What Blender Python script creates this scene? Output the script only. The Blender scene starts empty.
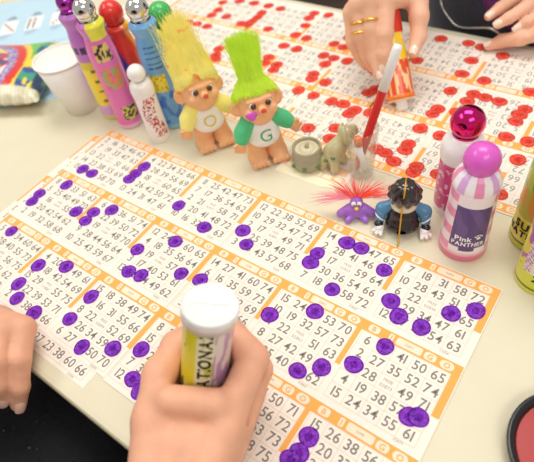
import bpy, math, random
import numpy as np
from mathutils import Vector, Matrix, noise
random.seed(7); rng = np.random.default_rng(5)
PI = math.pi
S = 0.085                                   # width of one bingo card, metres
SC = bpy.context.scene; COL = SC.collection

# ------------------------------------------------------------------ materials
def lin(c):
    return tuple((v/255/12.92 if v/255 <= .04045 else ((v/255+.055)/1.055)**2.4) for v in c[:3])
MATS = {}
def mat(name, c, rough=.5, metal=0, var=.06, scale=60, bump=0, bscale=300, coat=0, trans=0, ior=1.45, sheen=0, sss=0, spec=.5):
    if name in MATS: return MATS[name]
    m = bpy.data.materials.new(name); m.use_nodes = True; MATS[name] = m
    n = m.node_tree.nodes; l = m.node_tree.links; b = n['Principled BSDF']
    tc = n.new('ShaderNodeTexCoord'); nz = n.new('ShaderNodeTexNoise'); nz.inputs['Scale'].default_value = scale
    nz.inputs['Detail'].default_value = 3
    l.new(tc.outputs['Object'], nz.inputs['Vector'])
    r = n.new('ShaderNodeValToRGB'); L = lin(c)
    r.color_ramp.elements[0].position = .3; r.color_ramp.elements[1].position = .7
    r.color_ramp.elements[0].color = (*[v*(1-var) for v in L], 1); r.color_ramp.elements[1].color = (*[min(1, v*(1+var)) for v in L], 1)
    l.new(nz.outputs['Fac'], r.inputs['Fac']); l.new(r.outputs['Color'], b.inputs['Base Color'])
    b.inputs['Roughness'].default_value = rough; b.inputs['Metallic'].default_value = metal
    b.inputs['Coat Weight'].default_value = coat; b.inputs['Transmission Weight'].default_value = trans
    b.inputs['IOR'].default_value = ior; b.inputs['Sheen Weight'].default_value = sheen
    b.inputs['Specular IOR Level'].default_value = spec
    if sss:
        b.inputs['Subsurface Weight'].default_value = sss; b.inputs['Subsurface Radius'].default_value = (.006, .002, .001); b.inputs['Subsurface Scale'].default_value = 1
    if bump:
        nb = n.new('ShaderNodeTexNoise'); nb.inputs['Scale'].default_value = bscale; nb.inputs['Detail'].default_value = 4
        l.new(tc.outputs['Object'], nb.inputs['Vector'])
        bn = n.new('ShaderNodeBump'); bn.inputs['Strength'].default_value = bump; bn.inputs['Distance'].default_value = .001
        l.new(nb.outputs['Fac'], bn.inputs['Height']); l.new(bn.outputs['Normal'], b.inputs['Normal'])
    return m
def painted(name, rough=.35, coat=0, trans=0):
    if name in MATS: return MATS[name]
    m = bpy.data.materials.new(name); m.use_nodes = True; MATS[name] = m
    n = m.node_tree.nodes; l = m.node_tree.links; b = n['Principled BSDF']
    a = n.new('ShaderNodeVertexColor'); a.layer_name = 'Col'
    l.new(a.outputs['Color'], b.inputs['Base Color'])
    b.inputs['Roughness'].default_value = rough; b.inputs['Coat Weight'].default_value = coat
    b.inputs['Transmission Weight'].default_value = trans
    return m
def ink(name, c, k):
    """translucent dauber ink: a tint that multiplies what lies under it, plus a little body colour"""
    m = bpy.data.materials.new(name); m.use_nodes = True; MATS[name] = m
    n = m.node_tree.nodes; l = m.node_tree.links; n.clear()
    out = n.new('ShaderNodeOutputMaterial'); mix = n.new('ShaderNodeMixShader')
    t = n.new('ShaderNodeBsdfTransparent'); d = n.new('ShaderNodeBsdfDiffuse')
    tc = n.new('ShaderNodeTexCoord'); nz = n.new('ShaderNodeTexNoise'); nz.inputs['Scale'].default_value = 38; nz.inputs['Detail'].default_value = 3
    l.new(tc.outputs['Object'], nz.inputs['Vector'])
    r = n.new('ShaderNodeMapRange'); r.inputs['From Min'].default_value = .3; r.inputs['From Max'].default_value = .7
    r.inputs['To Min'].default_value = k-.30; r.inputs['To Max'].default_value = k+.30
    l.new(nz.outputs['Fac'], r.inputs['Value'])
    t.inputs['Color'].default_value = (*lin(c), 1); d.inputs['Color'].default_value = (*lin(c), 1)
    l.new(r.outputs['Result'], mix.inputs['Fac']); l.new(t.outputs[0], mix.inputs[1]); l.new(d.outputs[0], mix.inputs[2])
    l.new(mix.outputs[0], out.inputs['Surface'])
    return m
def glass(name, tint=(255, 255, 255)):
    """thin clear glass: clear through, glossy at grazing angles"""
    m = bpy.data.materials.new(name); m.use_nodes = True; MATS[name] = m
    n = m.node_tree.nodes; l = m.node_tree.links; n.clear()
    out = n.new('ShaderNodeOutputMaterial'); mix = n.new('ShaderNodeMixShader'); t = n.new('ShaderNodeBsdfTransparent'); g = n.new('ShaderNodeBsdfGlossy'); f = n.new('ShaderNodeLayerWeight')
    t.inputs['Color'].default_value = (*lin(tint), 1); g.inputs['Roughness'].default_value = .04; f.inputs['Blend'].default_value = .25
    pw = n.new('ShaderNodeMath'); pw.operation = 'MULTIPLY'; pw.inputs[1].default_value = .6; l.new(f.outputs['Facing'], pw.inputs[0]); l.new(pw.outputs[0], mix.inputs['Fac']); l.new(t.outputs[0], mix.inputs[1]); l.new(g.outputs[0], mix.inputs[2]); l.new(mix.outputs[0], out.inputs['Surface'])
    return m

# ------------------------------------------------------------------ objects
def tag(o, label, cat, group=None, kind=None):
    if label: o['label'] = label
    if cat: o['category'] = cat
    if group: o['group'] = group
    if kind: o['kind'] = kind
    return o
def thing(name, label, cat, loc=(0, 0, 0), rz=0, group=None):
    o = bpy.data.objects.new(name, None); COL.objects.link(o); o.empty_display_size = .01
    o.location = loc; o.rotation_euler = (0, 0, rz)
    return tag(o, label, cat, group)
def mesh_obj(name, V, F, mats, parent=None, mi=None, smooth=False, cols=None):
    me = bpy.data.meshes.new(name); me.from_pydata([tuple(map(float, v)) for v in V], [], [tuple(int(i) for i in f) for f in F])
    for m in (mats if isinstance(mats, (list, tuple)) else [mats]): me.materials.append(m)
    if mi is not None: me.polygons.foreach_set('material_index', np.array(mi, np.int32))
    if smooth: me.polygons.foreach_set('use_smooth', np.ones(len(me.polygons), bool))
    if cols is not None:
        a = me.color_attributes.new('Col', 'FLOAT_COLOR', 'POINT')
        a.data.foreach_set('color', np.array([(*lin(c), 1) for c in cols], np.float32).ravel())
    me.update()
    o = bpy.data.objects.new(name, me); COL.objects.link(o)
    if parent: o.parent = parent
    return o
class MB:
    def __init__(s): s.V = []; s.F = []; s.M = []
    def add(s, V, F, m=0):
        n = len(s.V); s.V.extend(V); s.F.extend([[i+n for i in f] for f in F]); s.M.extend([m]*len(F))
    def rect(s, x0, y0, x1, y1, z, m): s.add([(x0, y0, z), (x1, y0, z), (x1, y1, z), (x0, y1, z)], [[0, 1, 2, 3]], m)
    def rrect(s, cx, cy, w, h, z, m, r=None, n=5):
        r = min(w, h)/2 if r is None else r; P = []
        for sx, sy, a0 in ((1, 1, 0), (-1, 1, 90), (-1, -1, 180), (1, -1, 270)):
            for k in range(n):
                a = math.radians(a0+90*k/(n-1)); P.append((cx+sx*(w/2-r)+r*math.cos(a), cy+sy*(h/2-r)+r*math.sin(a), z))
        s.add(P, [list(range(len(P)))], m)
    def disc(s, cx, cy, r0, r1, z, m, n=22, wob=0, ph=0, ex=1, ey=1):
        P0 = []; P1 = []
        for k in range(n):
            a = 2*PI*k/n; w = 1+wob*math.sin(3*a+ph)+wob*.6*math.sin(5*a+2*ph)
            P1.append((cx+ex*r1*w*math.cos(a), cy+ey*r1*w*math.sin(a), z)); P0.append((cx+ex*r0*w*math.cos(a), cy+ey*r0*w*math.sin(a), z))
        if r0 <= 0: s.add(P1, [list(range(n))], m)
        else: s.add(P1+P0, [[k, (k+1) % n, n+(k+1) % n, n+k] for k in range(n)], m)
    def box(s, x0, y0, z0, x1, y1, z1, m=0):
        s.add([(x0, y0, z0), (x1, y0, z0), (x1, y1, z0), (x0, y1, z0), (x0, y0, z1), (x1, y0, z1), (x1, y1, z1), (x0, y1, z1)],
              [[3, 2, 1, 0], [4, 5, 6, 7], [0, 1, 5, 4], [1, 2, 6, 5], [2, 3, 7, 6], [3, 0, 4, 7]], m)
    def tube(s, pts, rad, n=8, m=0, cap=True):
        V, F = tube_vf(pts, rad, n, cap); s.add(V, F, m)
    def lathe(s, prof, n=32, m=0, M=None):
        V, F = lathe_vf(prof, n)
        if M is not None: V = [tuple(M @ Vector(v)) for v in V]
        s.add(V, F, m)
    def ball(s, c, r, nu=16, nv=10, m=0, M=None):
        r = (r, r, r) if not isinstance(r, (tuple, list)) else r; V = []; F = []
        for j in range(nv+1):
            t = PI*j/nv
            for i in range(nu):
                p = 2*PI*i/nu; q = Vector((r[0]*math.sin(t)*math.cos(p), r[1]*math.sin(t)*math.sin(p), r[2]*math.cos(t)))
                if M is not None: q = M @ q
                V.append((c[0]+q.x, c[1]+q.y, c[2]+q.z))
        for j in range(nv):
            for i in range(nu): F.append([j*nu+i, (j+1)*nu+i, (j+1)*nu+(i+1) % nu, j*nu+(i+1) % nu])
        s.add(V, F, m)
    def build(s, name, mats, parent=None, smooth=False): return mesh_obj(name, s.V, s.F, mats, parent, s.M, smooth)
def tube_vf(pts, rad, n=8, cap=True):
    pts = [Vector(p) for p in pts]; V = []; F = []; k = len(pts)
    rad = [rad]*k if not isinstance(rad, (list, tuple)) else rad; up = None
    for i, p in enumerate(pts):
        t = (pts[min(i+1, k-1)]-pts[max(i-1, 0)]).normalized()
        if up is None: up = Vector((0, 0, 1)) if abs(t.z) < .9 else Vector((1, 0, 0))
        a = t.cross(up).normalized(); b = a.cross(t).normalized(); up = b
        for j in range(n):
            q = p+(a*math.cos(2*PI*j/n)+b*math.sin(2*PI*j/n))*rad[i]; V.append(tuple(q))
    for i in range(k-1):
        for j in range(n): F.append([i*n+j, i*n+(j+1) % n, (i+1)*n+(j+1) % n, (i+1)*n+j])
    if cap: F.append(list(range(n))[::-1]); F.append([(k-1)*n+j for j in range(n)])
    return V, F
def lathe_vf(prof, n=32):
    V = []; F = []
    for r, z in prof:
        for i in range(n): V.append((max(r, 1e-5)*math.cos(2*PI*i/n), max(r, 1e-5)*math.sin(2*PI*i/n), z))
    for j in range(len(prof)-1):
        for i in range(n): F.append([j*n+i, j*n+(i+1) % n, (j+1)*n+(i+1) % n, (j+1)*n+i])
    return V, F
def resample(prof, step=.0015):
    out = [prof[0]]
    for (r0, z0), (r1, z1) in zip(prof, prof[1:]):
        n = max(1, int(math.hypot(r1-r0, z1-z0)/step))
        for k in range(1, n+1): out.append((r0+(r1-r0)*k/n, z0+(z1-z0)*k/n))
    return out
def smooth_prof(prof, sub=5):
    """Catmull-Rom through profile points"""
    P = [prof[0]]+list(prof)+[prof[-1]]; out = []
    for i in range(1, len(P)-2):
        for k in range(sub):
            t = k/sub; a, b, c, d = P[i-1], P[i], P[i+1], P[i+2]
            out.append(tuple(.5*((2*b[j])+(-a[j]+c[j])*t+(2*a[j]-5*b[j]+4*c[j]-d[j])*t*t+(-a[j]+3*b[j]-3*c[j]+d[j])*t**3) for j in (0, 1)))
    return out+[prof[-1]]

# ------------------------------------------------------------------ lettering
GL = {}
def glyph(ch, bold=.0):
    """flat mesh of one character of the built-in font: verts (em units), faces, width"""
    if (ch, bold) in GL: return GL[ch, bold]
    c = bpy.data.curves.new('glyph', 'FONT'); c.body = ch; c.resolution_u = 3; c.offset = bold
    o = bpy.data.objects.new('glyph', c); COL.objects.link(o)
    bpy.context.view_layer.update(); dg = bpy.context.evaluated_depsgraph_get()
    e = o.evaluated_get(dg); me = e.to_mesh()
    V = [(v.co.x, v.co.y) for v in me.vertices]; F = [list(p.vertices) for p in me.polygons]; e.to_mesh_clear()
    bpy.data.objects.remove(o); bpy.data.curves.remove(c)
    if not V: r = ([], [], .3)
    else:
        x0 = min(v[0] for v in V); x1 = max(v[0] for v in V); r = ([(a-x0, b) for a, b in V], F, x1-x0)
    GL[ch, bold] = r; return r
def text_vf(s, h, gap=.09, bold=.0, sx=1.0):
    """string centred on the origin, capital height h; returns 2-D verts and faces"""
    V = []; F = []; x = 0; k = h/.70
    for ch in s:
        gv, gf, w = glyph(ch, bold); n = len(V)
        V += [(x+a*sx, b) for a, b in gv]; F += [[i+n for i in f] for f in gf]; x += (w+gap)*sx
    x -= gap*sx
    return [((a-x/2)*k, (b-.35)*k) for a, b in V], F
def put_text(mb, s, cx, cy, h, z, m, bold=.0, rot=0, sx=1.0):
    V, F = text_vf(s, h, bold=bold, sx=sx); c, n = math.cos(rot), math.sin(rot)
    mb.add([(cx+a*c-b*n, cy+a*n+b*c, z) for a, b in V], F, m)
def wrap_text(mb, s, h, radius, z0, th0, m, bold=.0, vertical=False, sx=1.0):
    """text laid round a bottle of the given radius (a number or a function of z); th0 = direction it faces"""
    V, F = text_vf(s, h, bold=bold, sx=sx); P = []
    for a, b in V:
        if vertical: a, b = -b, a
        z = z0+b; r = radius(z) if callable(radius) else radius
        P.append((r*math.cos(th0+a/r), r*math.sin(th0+a/r), z))
    mb.add(P, F, m)

# ------------------------------------------------------------------ smooth bodies from distance fields
def iso(f, lo, hi, h):
    """surface-nets mesh of f(X,Y,Z) = 0 (negative inside)"""
    ax = [np.arange(lo[i], hi[i]+h, h) for i in range(3)]
    X, Y, Z = np.meshgrid(*ax, indexing='ij'); D = f(X, Y, Z).astype(np.float64); n = D.shape
    ins = D < 0; cn = tuple(k-1 for k in n)
    acc = np.zeros(cn+(3,)); cnt = np.zeros(cn)
    def sl(o): return tuple(slice(o[i], n[i]-1+o[i]) for i in range(3))
    corners = [(a, b, c) for a in (0, 1) for b in (0, 1) for c in (0, 1)]
    for a in corners:
        for d in range(3):
            if a[d]: continue
            b = list(a); b[d] = 1; A = D[sl(a)]; B = D[sl(b)]; x = (A < 0) != (B < 0)
            t = np.where(x, A/np.where(x, A-B, 1), 0)
            for i in range(3): acc[..., i] += np.where(x, a[i]+(t if i == d else 0), 0)
            cnt += x
    act = cnt > 0; idx = -np.ones(cn, int); idx[act] = np.arange(act.sum())
    P = acc[act]/cnt[act][:, None]; I = np.argwhere(act); V = np.array(lo)+(I+P)*h
    F = []
    for d in range(3):
        u, v = (d+1) % 3, (d+2) % 3
        s0 = [slice(None)]*3; s1 = [slice(None)]*3; s0[d] = slice(0, n[d]-1); s1[d] = slice(1, n[d])
        a = ins[tuple(s0)]; b = ins[tuple(s1)]; e = np.argwhere(a != b)
        e = e[(e[:, u] > 0) & (e[:, v] > 0) & (e[:, u] < n[u]-1) & (e[:, v] < n[v]-1)]
        if not len(e): continue
        def at(du, dv):
            q = e.copy(); q[:, u] += du; q[:, v] += dv; return idx[q[:, 0], q[:, 1], q[:, 2]]
        q = np.stack([at(-1, -1), at(0, -1), at(0, 0), at(-1, 0)], 1)
        flip = ~a[e[:, 0], e[:, 1], e[:, 2]]; q[flip] = q[flip][:, ::-1]; F.append(q)
    return V, np.concatenate(F)
def smin(a, b, k):
    if k <= 0: return np.minimum(a, b)
    h = np.clip(.5+.5*(b-a)/k, 0, 1); return b+(a-b)*h-k*h*(1-h)
def cone(p, q, ra, rb):
    p = np.array(p, float); q = np.array(q, float); d = q-p; L = max(d @ d, 1e-12)
    def f(X, Y, Z):
        t = np.clip(((X-p[0])*d[0]+(Y-p[1])*d[1]+(Z-p[2])*d[2])/L, 0, 1)
        return np.sqrt((X-p[0]-t*d[0])**2+(Y-p[1]-t*d[1])**2+(Z-p[2]-t*d[2])**2)-(ra+(rb-ra)*t)
    return f
def ell(c, r, M=None):
    c = np.array(c, float); M = np.array(M) if M is not None else None
    def f(X, Y, Z):
        a, b, d = X-c[0], Y-c[1], Z-c[2]
        if M is not None: a, b, d = (M[0][i]*a+M[1][i]*b+M[2][i]*d for i in (0, 1, 2))
        k0 = np.sqrt((a/r[0])**2+(b/r[1])**2+(d/r[2])**2); k1 = np.sqrt((a/r[0]**2)**2+(b/r[1]**2)**2+(d/r[2]**2)**2)
        return k0*(k0-1)/np.maximum(k1, 1e-9)
    return f
def blend(fs, k):
    def f(X, Y, Z):
        d = fs[0](X, Y, Z)
        for g in fs[1:]: d = smin(d, g(X, Y, Z), k)
        return d
    return f
def cut(f, g, k=.001): return lambda X, Y, Z: -smin(-f(X, Y, Z), g(X, Y, Z), k)
def chain(pts, rads, k=.003):
    return blend([cone(pts[i], pts[i+1], rads[i], rads[i+1]) for i in range(len(pts)-1)], k)

def hairmat(name, c, glow=.12, streak=None):
    """nylon hair: light passes through the strands, a little added glow brightens it"""
    if name in MATS: return MATS[name]
    m = bpy.data.materials.new(name); m.use_nodes = True; MATS[name] = m; n = m.node_tree.nodes; l = m.node_tree.links; n.clear()
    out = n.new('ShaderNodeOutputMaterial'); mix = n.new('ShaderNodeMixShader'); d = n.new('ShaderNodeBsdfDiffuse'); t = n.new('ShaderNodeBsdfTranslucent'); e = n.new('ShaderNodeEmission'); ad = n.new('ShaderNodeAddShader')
    tc = n.new('ShaderNodeTexCoord'); nz = n.new('ShaderNodeTexNoise'); nz.inputs['Scale'].default_value = 90; r = n.new('ShaderNodeValToRGB'); L = lin(c)
    r.color_ramp.elements[0].color = (*[v*.86 for v in L], 1); r.color_ramp.elements[1].color = (*[min(1, v*1.1) for v in L], 1)
    if streak:
        nz.inputs['Scale'].default_value = 55; k = r.color_ramp.elements.new(.60); k.color = (*L, 1); r.color_ramp.elements[1].position = .60; r.color_ramp.elements[-1].position = .70; r.color_ramp.elements[-1].color = (*lin(streak), 1)
    l.new(tc.outputs['Object'], nz.inputs['Vector']); l.new(nz.outputs['Fac'], r.inputs['Fac'])
    for x in (d, t, e): l.new(r.outputs['Color'], x.inputs['Color'])
    e.inputs['Strength'].default_value = glow; mix.inputs['Fac'].default_value = .42  # faint emission added to lift the dark look of the dense strands
    l.new(d.outputs[0], mix.inputs[1]); l.new(t.outputs[0], mix.inputs[2]); l.new(mix.outputs[0], ad.inputs[0]); l.new(e.outputs[0], ad.inputs[1]); l.new(ad.outputs[0], out.inputs['Surface'])
    return m
# ================================================================== the setting
m_table = mat('cream_laminate', (228, 220, 192), rough=.45, var=.025, scale=25, bump=.05, bscale=400)
m_edge = mat('table_edge', (214, 204, 172), rough=.5)
m_floor = mat('dark_carpet', (70, 56, 44), rough=.95, var=.3, scale=14, bump=.4, bscale=250)
b = MB(); b.box(-2.2, -2.2, -.76, 2.6, 2.8, -.74); fl = b.build('floor', m_floor); fl['kind'] = 'structure'

tb = thing('folding_table', 'long cream laminate folding table covered with bingo sheets', 'table', (.1, .055, -.74))
def tabletop():
    mb = MB(); x0, x1, y0, y1, zt, zb, r = -1.1, .95, -.336, .336, .74, .708, .006
    prof = [(0, zt), (-.002, zt+0), (-r, zt)]            # rounded lip all round, built as stacked outlines
    rings = [(0.006, zt), (.002, zt-.0006), (.0005, zt-.002), (0, zt-.005), (0, zb)]
    V = []; F = []; n = 0
    for ins, z in rings:
        R = .02; P = []
        for cx, cy, a0 in ((x1-R, y1-R, 0), (x0+R, y1-R, 90), (x0+R, y0+R, 180), (x1-R, y0+R, 270)):
            for k in range(6):
                a = math.radians(a0+18*k); P.append((cx+(R-ins)*math.cos(a), cy+(R-ins)*math.sin(a), z))
        n = len(P); V += P
    F.append(list(range(n)))
    M = [0]
    for j in range(len(rings)-1):
        for i in range(n): F.append([j*n+(i+1) % n, j*n+i, (j+1)*n+i, (j+1)*n+(i+1) % n]); M.append(0 if j < 1 else 1)
    F.append([(len(rings)-1)*n+i for i in range(n)][::-1]); M.append(1)
    return mesh_obj('tabletop', V, F, [m_table, m_edge], tb, M)
tabletop()
m_steel = mat('grey_steel', (120, 118, 112), rough=.35, metal=.9)
for x in (-.85, .72):
    for y in (-.26, .26):
        mb = MB(); mb.tube([(x, y, .012), (x, y, .70), (x+.01, y, .708)], .0125, 12, 0); mb.lathe([(0, 0), (.016, 0), (.016, .02), (.0126, .024)], 14, 1, Matrix.Translation((x, y, 0)))
        mb.build('leg', [m_steel, mat('black_rubber', (30, 30, 30), .8)], tb, True)

# ================================================================== bingo sheets
m_paper = mat('bingo_paper', (250, 241, 228), rough=.8, var=.02, scale=30)
m_orange = mat('orange_print', (251, 178, 90), rough=.8, var=.05, scale=200)
m_cream = mat('cream_print', (252, 232, 205), rough=.8, var=.02)
m_num = mat('number_ink', (140, 132, 126), rough=.8, var=.1, scale=300)
m_grey = mat('pale_grey_print', (176, 165, 152), rough=.8)
m_line = mat('grid_line_print', (232, 216, 196), rough=.8)
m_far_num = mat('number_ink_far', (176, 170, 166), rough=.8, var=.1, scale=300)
P_INK = [ink('purple_ink_rim', (146, 62, 204), .45), ink('purple_ink', (172, 94, 226), .42), ink('purple_ink_core', (146, 62, 208), .45)]
R_INK = [ink('red_ink_rim', (240, 100, 84), .45), ink('red_ink', (248, 126, 108), .42), ink('red_ink_core', (238, 92, 78), .45)]
CXS = [.113, .2975, .482, .667, .852]; RYS = [-.165, -.325, -.483, -.642, -.80]
LAY = .00008
def rand_card():
    c = [random.sample(range(15*k+1, 15*k+16), 5) for k in range(5)]
    for k in c: k.sort()
    return [[c[k][r] for k in range(5)] for r in range(5)]
def card(mb, x, y, nums, series, z, first=False, last=False):
    L = lambda k: z+LAY*k/S
    mb.rect(x-(.02 if first else 0), y-.085, x+(1.02 if last else 1), y+.04, L(1), 1)   # header band
    mb.rect(x+.945, y-.545, x+(1.02 if last else 1), y-.085, L(1), 1)     # stripe down the right side
    if first: mb.rect(x-.02, y-.545, x+.012, y-.085, L(1), 1)
    for cx, w, h, r, ch in ((.113, .12, .085, .03, 'B'), (.3, .05, .085, .012, 'I'), (.709, .12, .085, .03, 'G'), (.877, .14, .088, None, 'O')):
        mb.rrect(x+cx, y-.022, w, h, L(2), 2, r); put_text(mb, ch, x+cx, y-.022, .055, L(3), 1, .02)
    mb.rrect(x+.492, y-.022, .27, .085, L(2), 2, .02)
    put_text(mb, series, x+.492, y-.022, .024, L(3), 4)
    for k in range(6):                                                   # hairlines of the grid
        gx = .021+.1845*k; mb.rect(x+gx-.003, y-.885, x+gx+.003, y-.085, L(1.5), 5)
        gy = -.085-.16*k; mb.rect(x+.021, y+gy-.003, x+.943, y+gy+.003, L(1.6), 5)
    for r in range(5):
        for c in range(5):
            if r == 2 and c == 2:
                put_text(mb, 'FREE', x+CXS[2], y+RYS[2]+.032, .034, L(2), 4); put_text(mb, series, x+CXS[2], y+RYS[2]-.03, .036, L(2), 4)
            else: put_text(mb, str(nums[r][c]), x+CXS[c], y+RYS[r], .100, L(2), 3, .010, sx=.95)
    put_text(mb, series, x+.80, y-.905, .026, L(2), 4)
def sheet(name, label, cat, x0, y0, ncol, nrow, cards, dabs, inks, pitch=(1, 1), rot=False, z=.0002, ext=(-.03, .03, .05, -2.93), group=None, num=None, dr=.0082, series=2800):
    """x0, y0: world position of the top-left card corner in card widths"""
    px, py = pitch; mb = MB(); zt = z/S
    mb.box(ext[0]*px, ext[3]*py, zt-.0011, ext[1]*px+ncol*px, ext[2]*py, zt, 0)
    sub = MB()
    for j in range(nrow):
        for i in range(ncol):
            card(sub, i, -j, cards.get((i, j)) or rand_card(), '%05d' % (series+37*j+11*i), zt, i == 0, i == ncol-1 and not rot)
    mb.add([(a*px, c*py, d) for a, c, d in sub.V], sub.F, 0); mb.M[-len(sub.M):] = sub.M
    k = 0
    for wx, wy in dabs:
        lx, ly = (wx-x0, wy-y0) if not rot else (x0-wx, y0-wy)
        if not (ext[0]*px < lx < ext[1]*px+ncol*px and ext[3]*py < ly < ext[2]*py): continue
        r = dr/S*random.uniform(.93, 1.05); zz = zt+(LAY*4.2+.000012*k)/S; ph = random.uniform(0, 6); k += 1
        ea = random.uniform(.95, 1.06)
        mb.disc(lx, ly, r*.84, r, zz, 6, 26, .02, ph, ea, 1/ea); mb.disc(lx, ly, r*.42, r*.84, zz, 7, 26, .02, ph, ea, 1/ea); mb.disc(lx, ly, 0, r*.42, zz, 8, 26, .02, ph, ea, 1/ea)
    o = mb.build(name, [m_paper, m_orange, m_cream, num or m_num, m_grey, m_line]+inks)
    o.location = (x0*S, y0*S, 0); o.scale = (S, S, S); o.rotation_euler = (0, 0, PI if rot else 0)
    return tag(o, label, cat, group)
R = random.randint
NEAR = {
 (1,0): [[4,22,34,52,66],[9,28,39,56,69],[1,18,0,60,65],[12,26,42,50,72],[13,24,31,47,61]],
 (2,0): [[11,25,42,47,73],[7,17,36,54,62],[2,21,0,58,71],[8,20,41,48,72],[10,16,32,50,63]],
 (3,0): [[12,22,38,52,69],[10,29,32,47,72],[2,17,0,49,71],[5,25,39,48,75],[3,26,43,57,68]],
 (4,0): [[14,21,35,47,65],[2,28,41,46,70],[9,17,0,59,64],[11,30,36,54,66],[7,18,40,58,72]],
 (5,0): [[7,18,31,58,72],[10,28,43,51,70],[6,22,0,50,65],[8,29,34,47,61],[12,27,33,54,63]],
 (0,1): [[8,21,33,51,63],[5,25,40,49,70],[7,16,0,55,66],[9,20,42,54,62],[2,19,32,58,68]],
 (1,1): [[6,18,36,51,74],[13,22,39,50,72],[7,19,0,48,70],[9,28,44,56,64],[10,25,43,59,67]],
 (2,1): [[12,24,37,60,65],[4,18,35,56,64],[9,19,0,57,68],[3,17,40,53,61],[13,26,44,49,62]],
 (3,1): [[14,27,41,60,74],[6,16,35,59,73],[3,30,0,52,69],[9,21,33,48,66],[5,23,39,55,61]],
 (4,1): [[15,24,31,53,70],[10,19,32,57,73],[4,22,0,51,63],[8,27,42,49,66],[5,25,40,50,62]],
 (5,1): [[6,20,41,50,65],[2,27,35,52,74],[9,28,0,49,71],[4,19,38,57,70],[15,24,34,55,61]],
 (0,2): [[5,23,34,60,64],[9,28,40,55,73],[7,30,0,56,75],[1,21,37,51,62],[14,26,44,48,69]],
 (1,2): [[4,20,36,49,61],[3,18,42,54,69],[15,29,0,55,75],[8,22,39,53,71],[2,17,38,46,66]],
 (2,2): [[15,18,38,49,74],[10,16,31,55,66],[8,22,0,52,69],[3,26,34,59,68],[6,27,33,50,70]],
 (3,2): [[8,25,37,48,64],[15,21,41,53,71],[2,29,0,57,62],[7,30,35,51,69],[12,19,43,58,73]],
 (4,2): [[9,21,44,50,71],[3,18,34,56,72],[11,29,0,53,73],[14,20,37,48,75],[6,24,40,59,63]],
 (5,2): [[15,26,38,56,63],[7,20,33,51,72],[1,28,0,47,66],[4,22,41,60,70],[9,17,35,49,62]]}
UNDER = {(2,2): [[1,16,31,46,61],[4,19,33,50,63],[7,22,0,52,65],[9,25,36,57,70],[27,23,38,60,66]]}
DAB_N = [(0.254, -0.815), (0.46, -0.815), (0.289, -1.165), (0.053, -1.483), (0.08, -1.639), (0.839, -1.456), (1.079, -1.342), (1.094, -1.505), (1.283, -1.187), (0.28, -2.151), (1.09, -0.342), (1.076, -0.505), (1.069, -0.631), (2.096, -1.506), (1.115, -2.334), (1.465, -2.162), (2.448, -1.173), (2.241, -1.808), (2.42, -1.775), (2.071, -0.683), (2.623, -0.813), (2.839, -1.508), (3.104, -1.463), (3.101, -0.618), (3.27, -0.775), (4.091, -0.473), (4.091, -0.623), (4.493, -0.819), (4.475, -1.15), (4.075, -1.432), (4.314, -0.176), (4.495, -0.167), (4.862, -0.317), (5.103, -0.638), (5.253, -0.763), (5.502, -0.767), (5.69, -0.471), (5.886, -0.32), (5.291, -1.143), (5.119, -1.471), (4.682, -1.813), (4.866, -1.66), (5.115, -2.296), (5.117, -2.459), (5.087, -2.557), (5.786, -1.658), (5.861, -1.619), (1.118, -2.651), (1.284, -2.798), (1.651, -2.818), (2.105, -2.645), (2.098, -2.305), (2.51, -2.813), (2.835, -2.64), (3.118, -2.483), (3.277, -2.776), (3.439, -2.827)]
DAB_F = [(-0.865, 3.998), (-0.561, 4.167), (-0.214, 4.192), (0.125, 4.202), (0.419, 4.185), (-0.769, 3.718), (-0.762, 3.507), (-0.431, 3.567), (-0.826, 3.141), (-0.572, 3.134), (-1.052, 3.131), (0.157, 3.928), (0.173, 3.757), (0.158, 3.606), (0.021, 3.455), (0.164, 3.465), (0.619, 3.482), (1.128, 4.261), (1.129, 4.076), (1.206, 3.826), (1.415, 4.293), (1.213, 3.491), (1.457, 3.467), (1.215, 3.114), (1.485, 3.108), (2.02, 3.114), (2.217, 3.11), (2.174, 2.905), (2.466, 3.118), (2.003, 3.488), (2.143, 3.745), (2.204, 3.456), (0.151, 2.589), (0.232, 2.39), (0.321, 2.301), (1.168, 2.708), (1.206, 2.541), (1.432, 2.575), (1.46, 2.433), (2.148, 2.586), (2.186, 2.468), (2.442, 2.468), (2.159, 2.12), (2.448, 2.1), (2.778, 2.083), (2.969, 2.099), (2.436, 3.491), (2.978, 3.061), (3.196, 2.046), (3.163, 1.933), (3.426, 2.082), (3.235, 2.603), (3.177, 2.494), (3.477, 3.553), (3.21, 4.207), (3.271, 4.031), (3.561, 4.268), (4.007, 4.295), (4.232, 4.265), (4.225, 3.859), (4.228, 3.476), (4.599, 4.147), (4.577, 3.435), (4.242, 3.013), (4.558, 3.071), (4.728, 3.058), (4.544, 2.879), (4.936, 3.045), (5.24, 3.421), (5.292, 3.017), (5.263, 2.876), (5.266, 2.716), (4.499, 2.591), (4.247, 2.552), (4.226, 2.419), (4.206, 2.06), (4.504, 2.032), (5.264, 2.368), (5.534, 2.388), (4.205, 1.69), (4.214, 1.567), (4.009, 1.408), (4.484, 1.343), (4.774, 1.333), (5.53, 2.006), (5.53, 1.337), (2.788, 1.402), (3.145, 1.57), (3.192, 1.337), (4.179, 1.306), (3.866, 1.418), (4.487, 1.238)]
sheet('bingo_sheet', 'bingo sheet mostly hidden under the left purple-dabbed sheet, its corner poking out at table edge', 'bingo sheet',
      -.15, -.2, 3, 3, UNDER, [], P_INK, z=.0002, group='bingo sheets of the near player', series=2410)
sheet('bingo_sheet', 'left one of the two bingo sheets dabbed in purple, corner nearest the plain paper cup', 'bingo sheet',
      0, 0, 3, 3, {k: v for k, v in NEAR.items() if k[0] < 3}, [d for d in DAB_N if d[0] < 2.97], P_INK, z=.0008, ext=(-.03, -.005, .05, -2.93), group='bingo sheets of the near player', series=2803)
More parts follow.
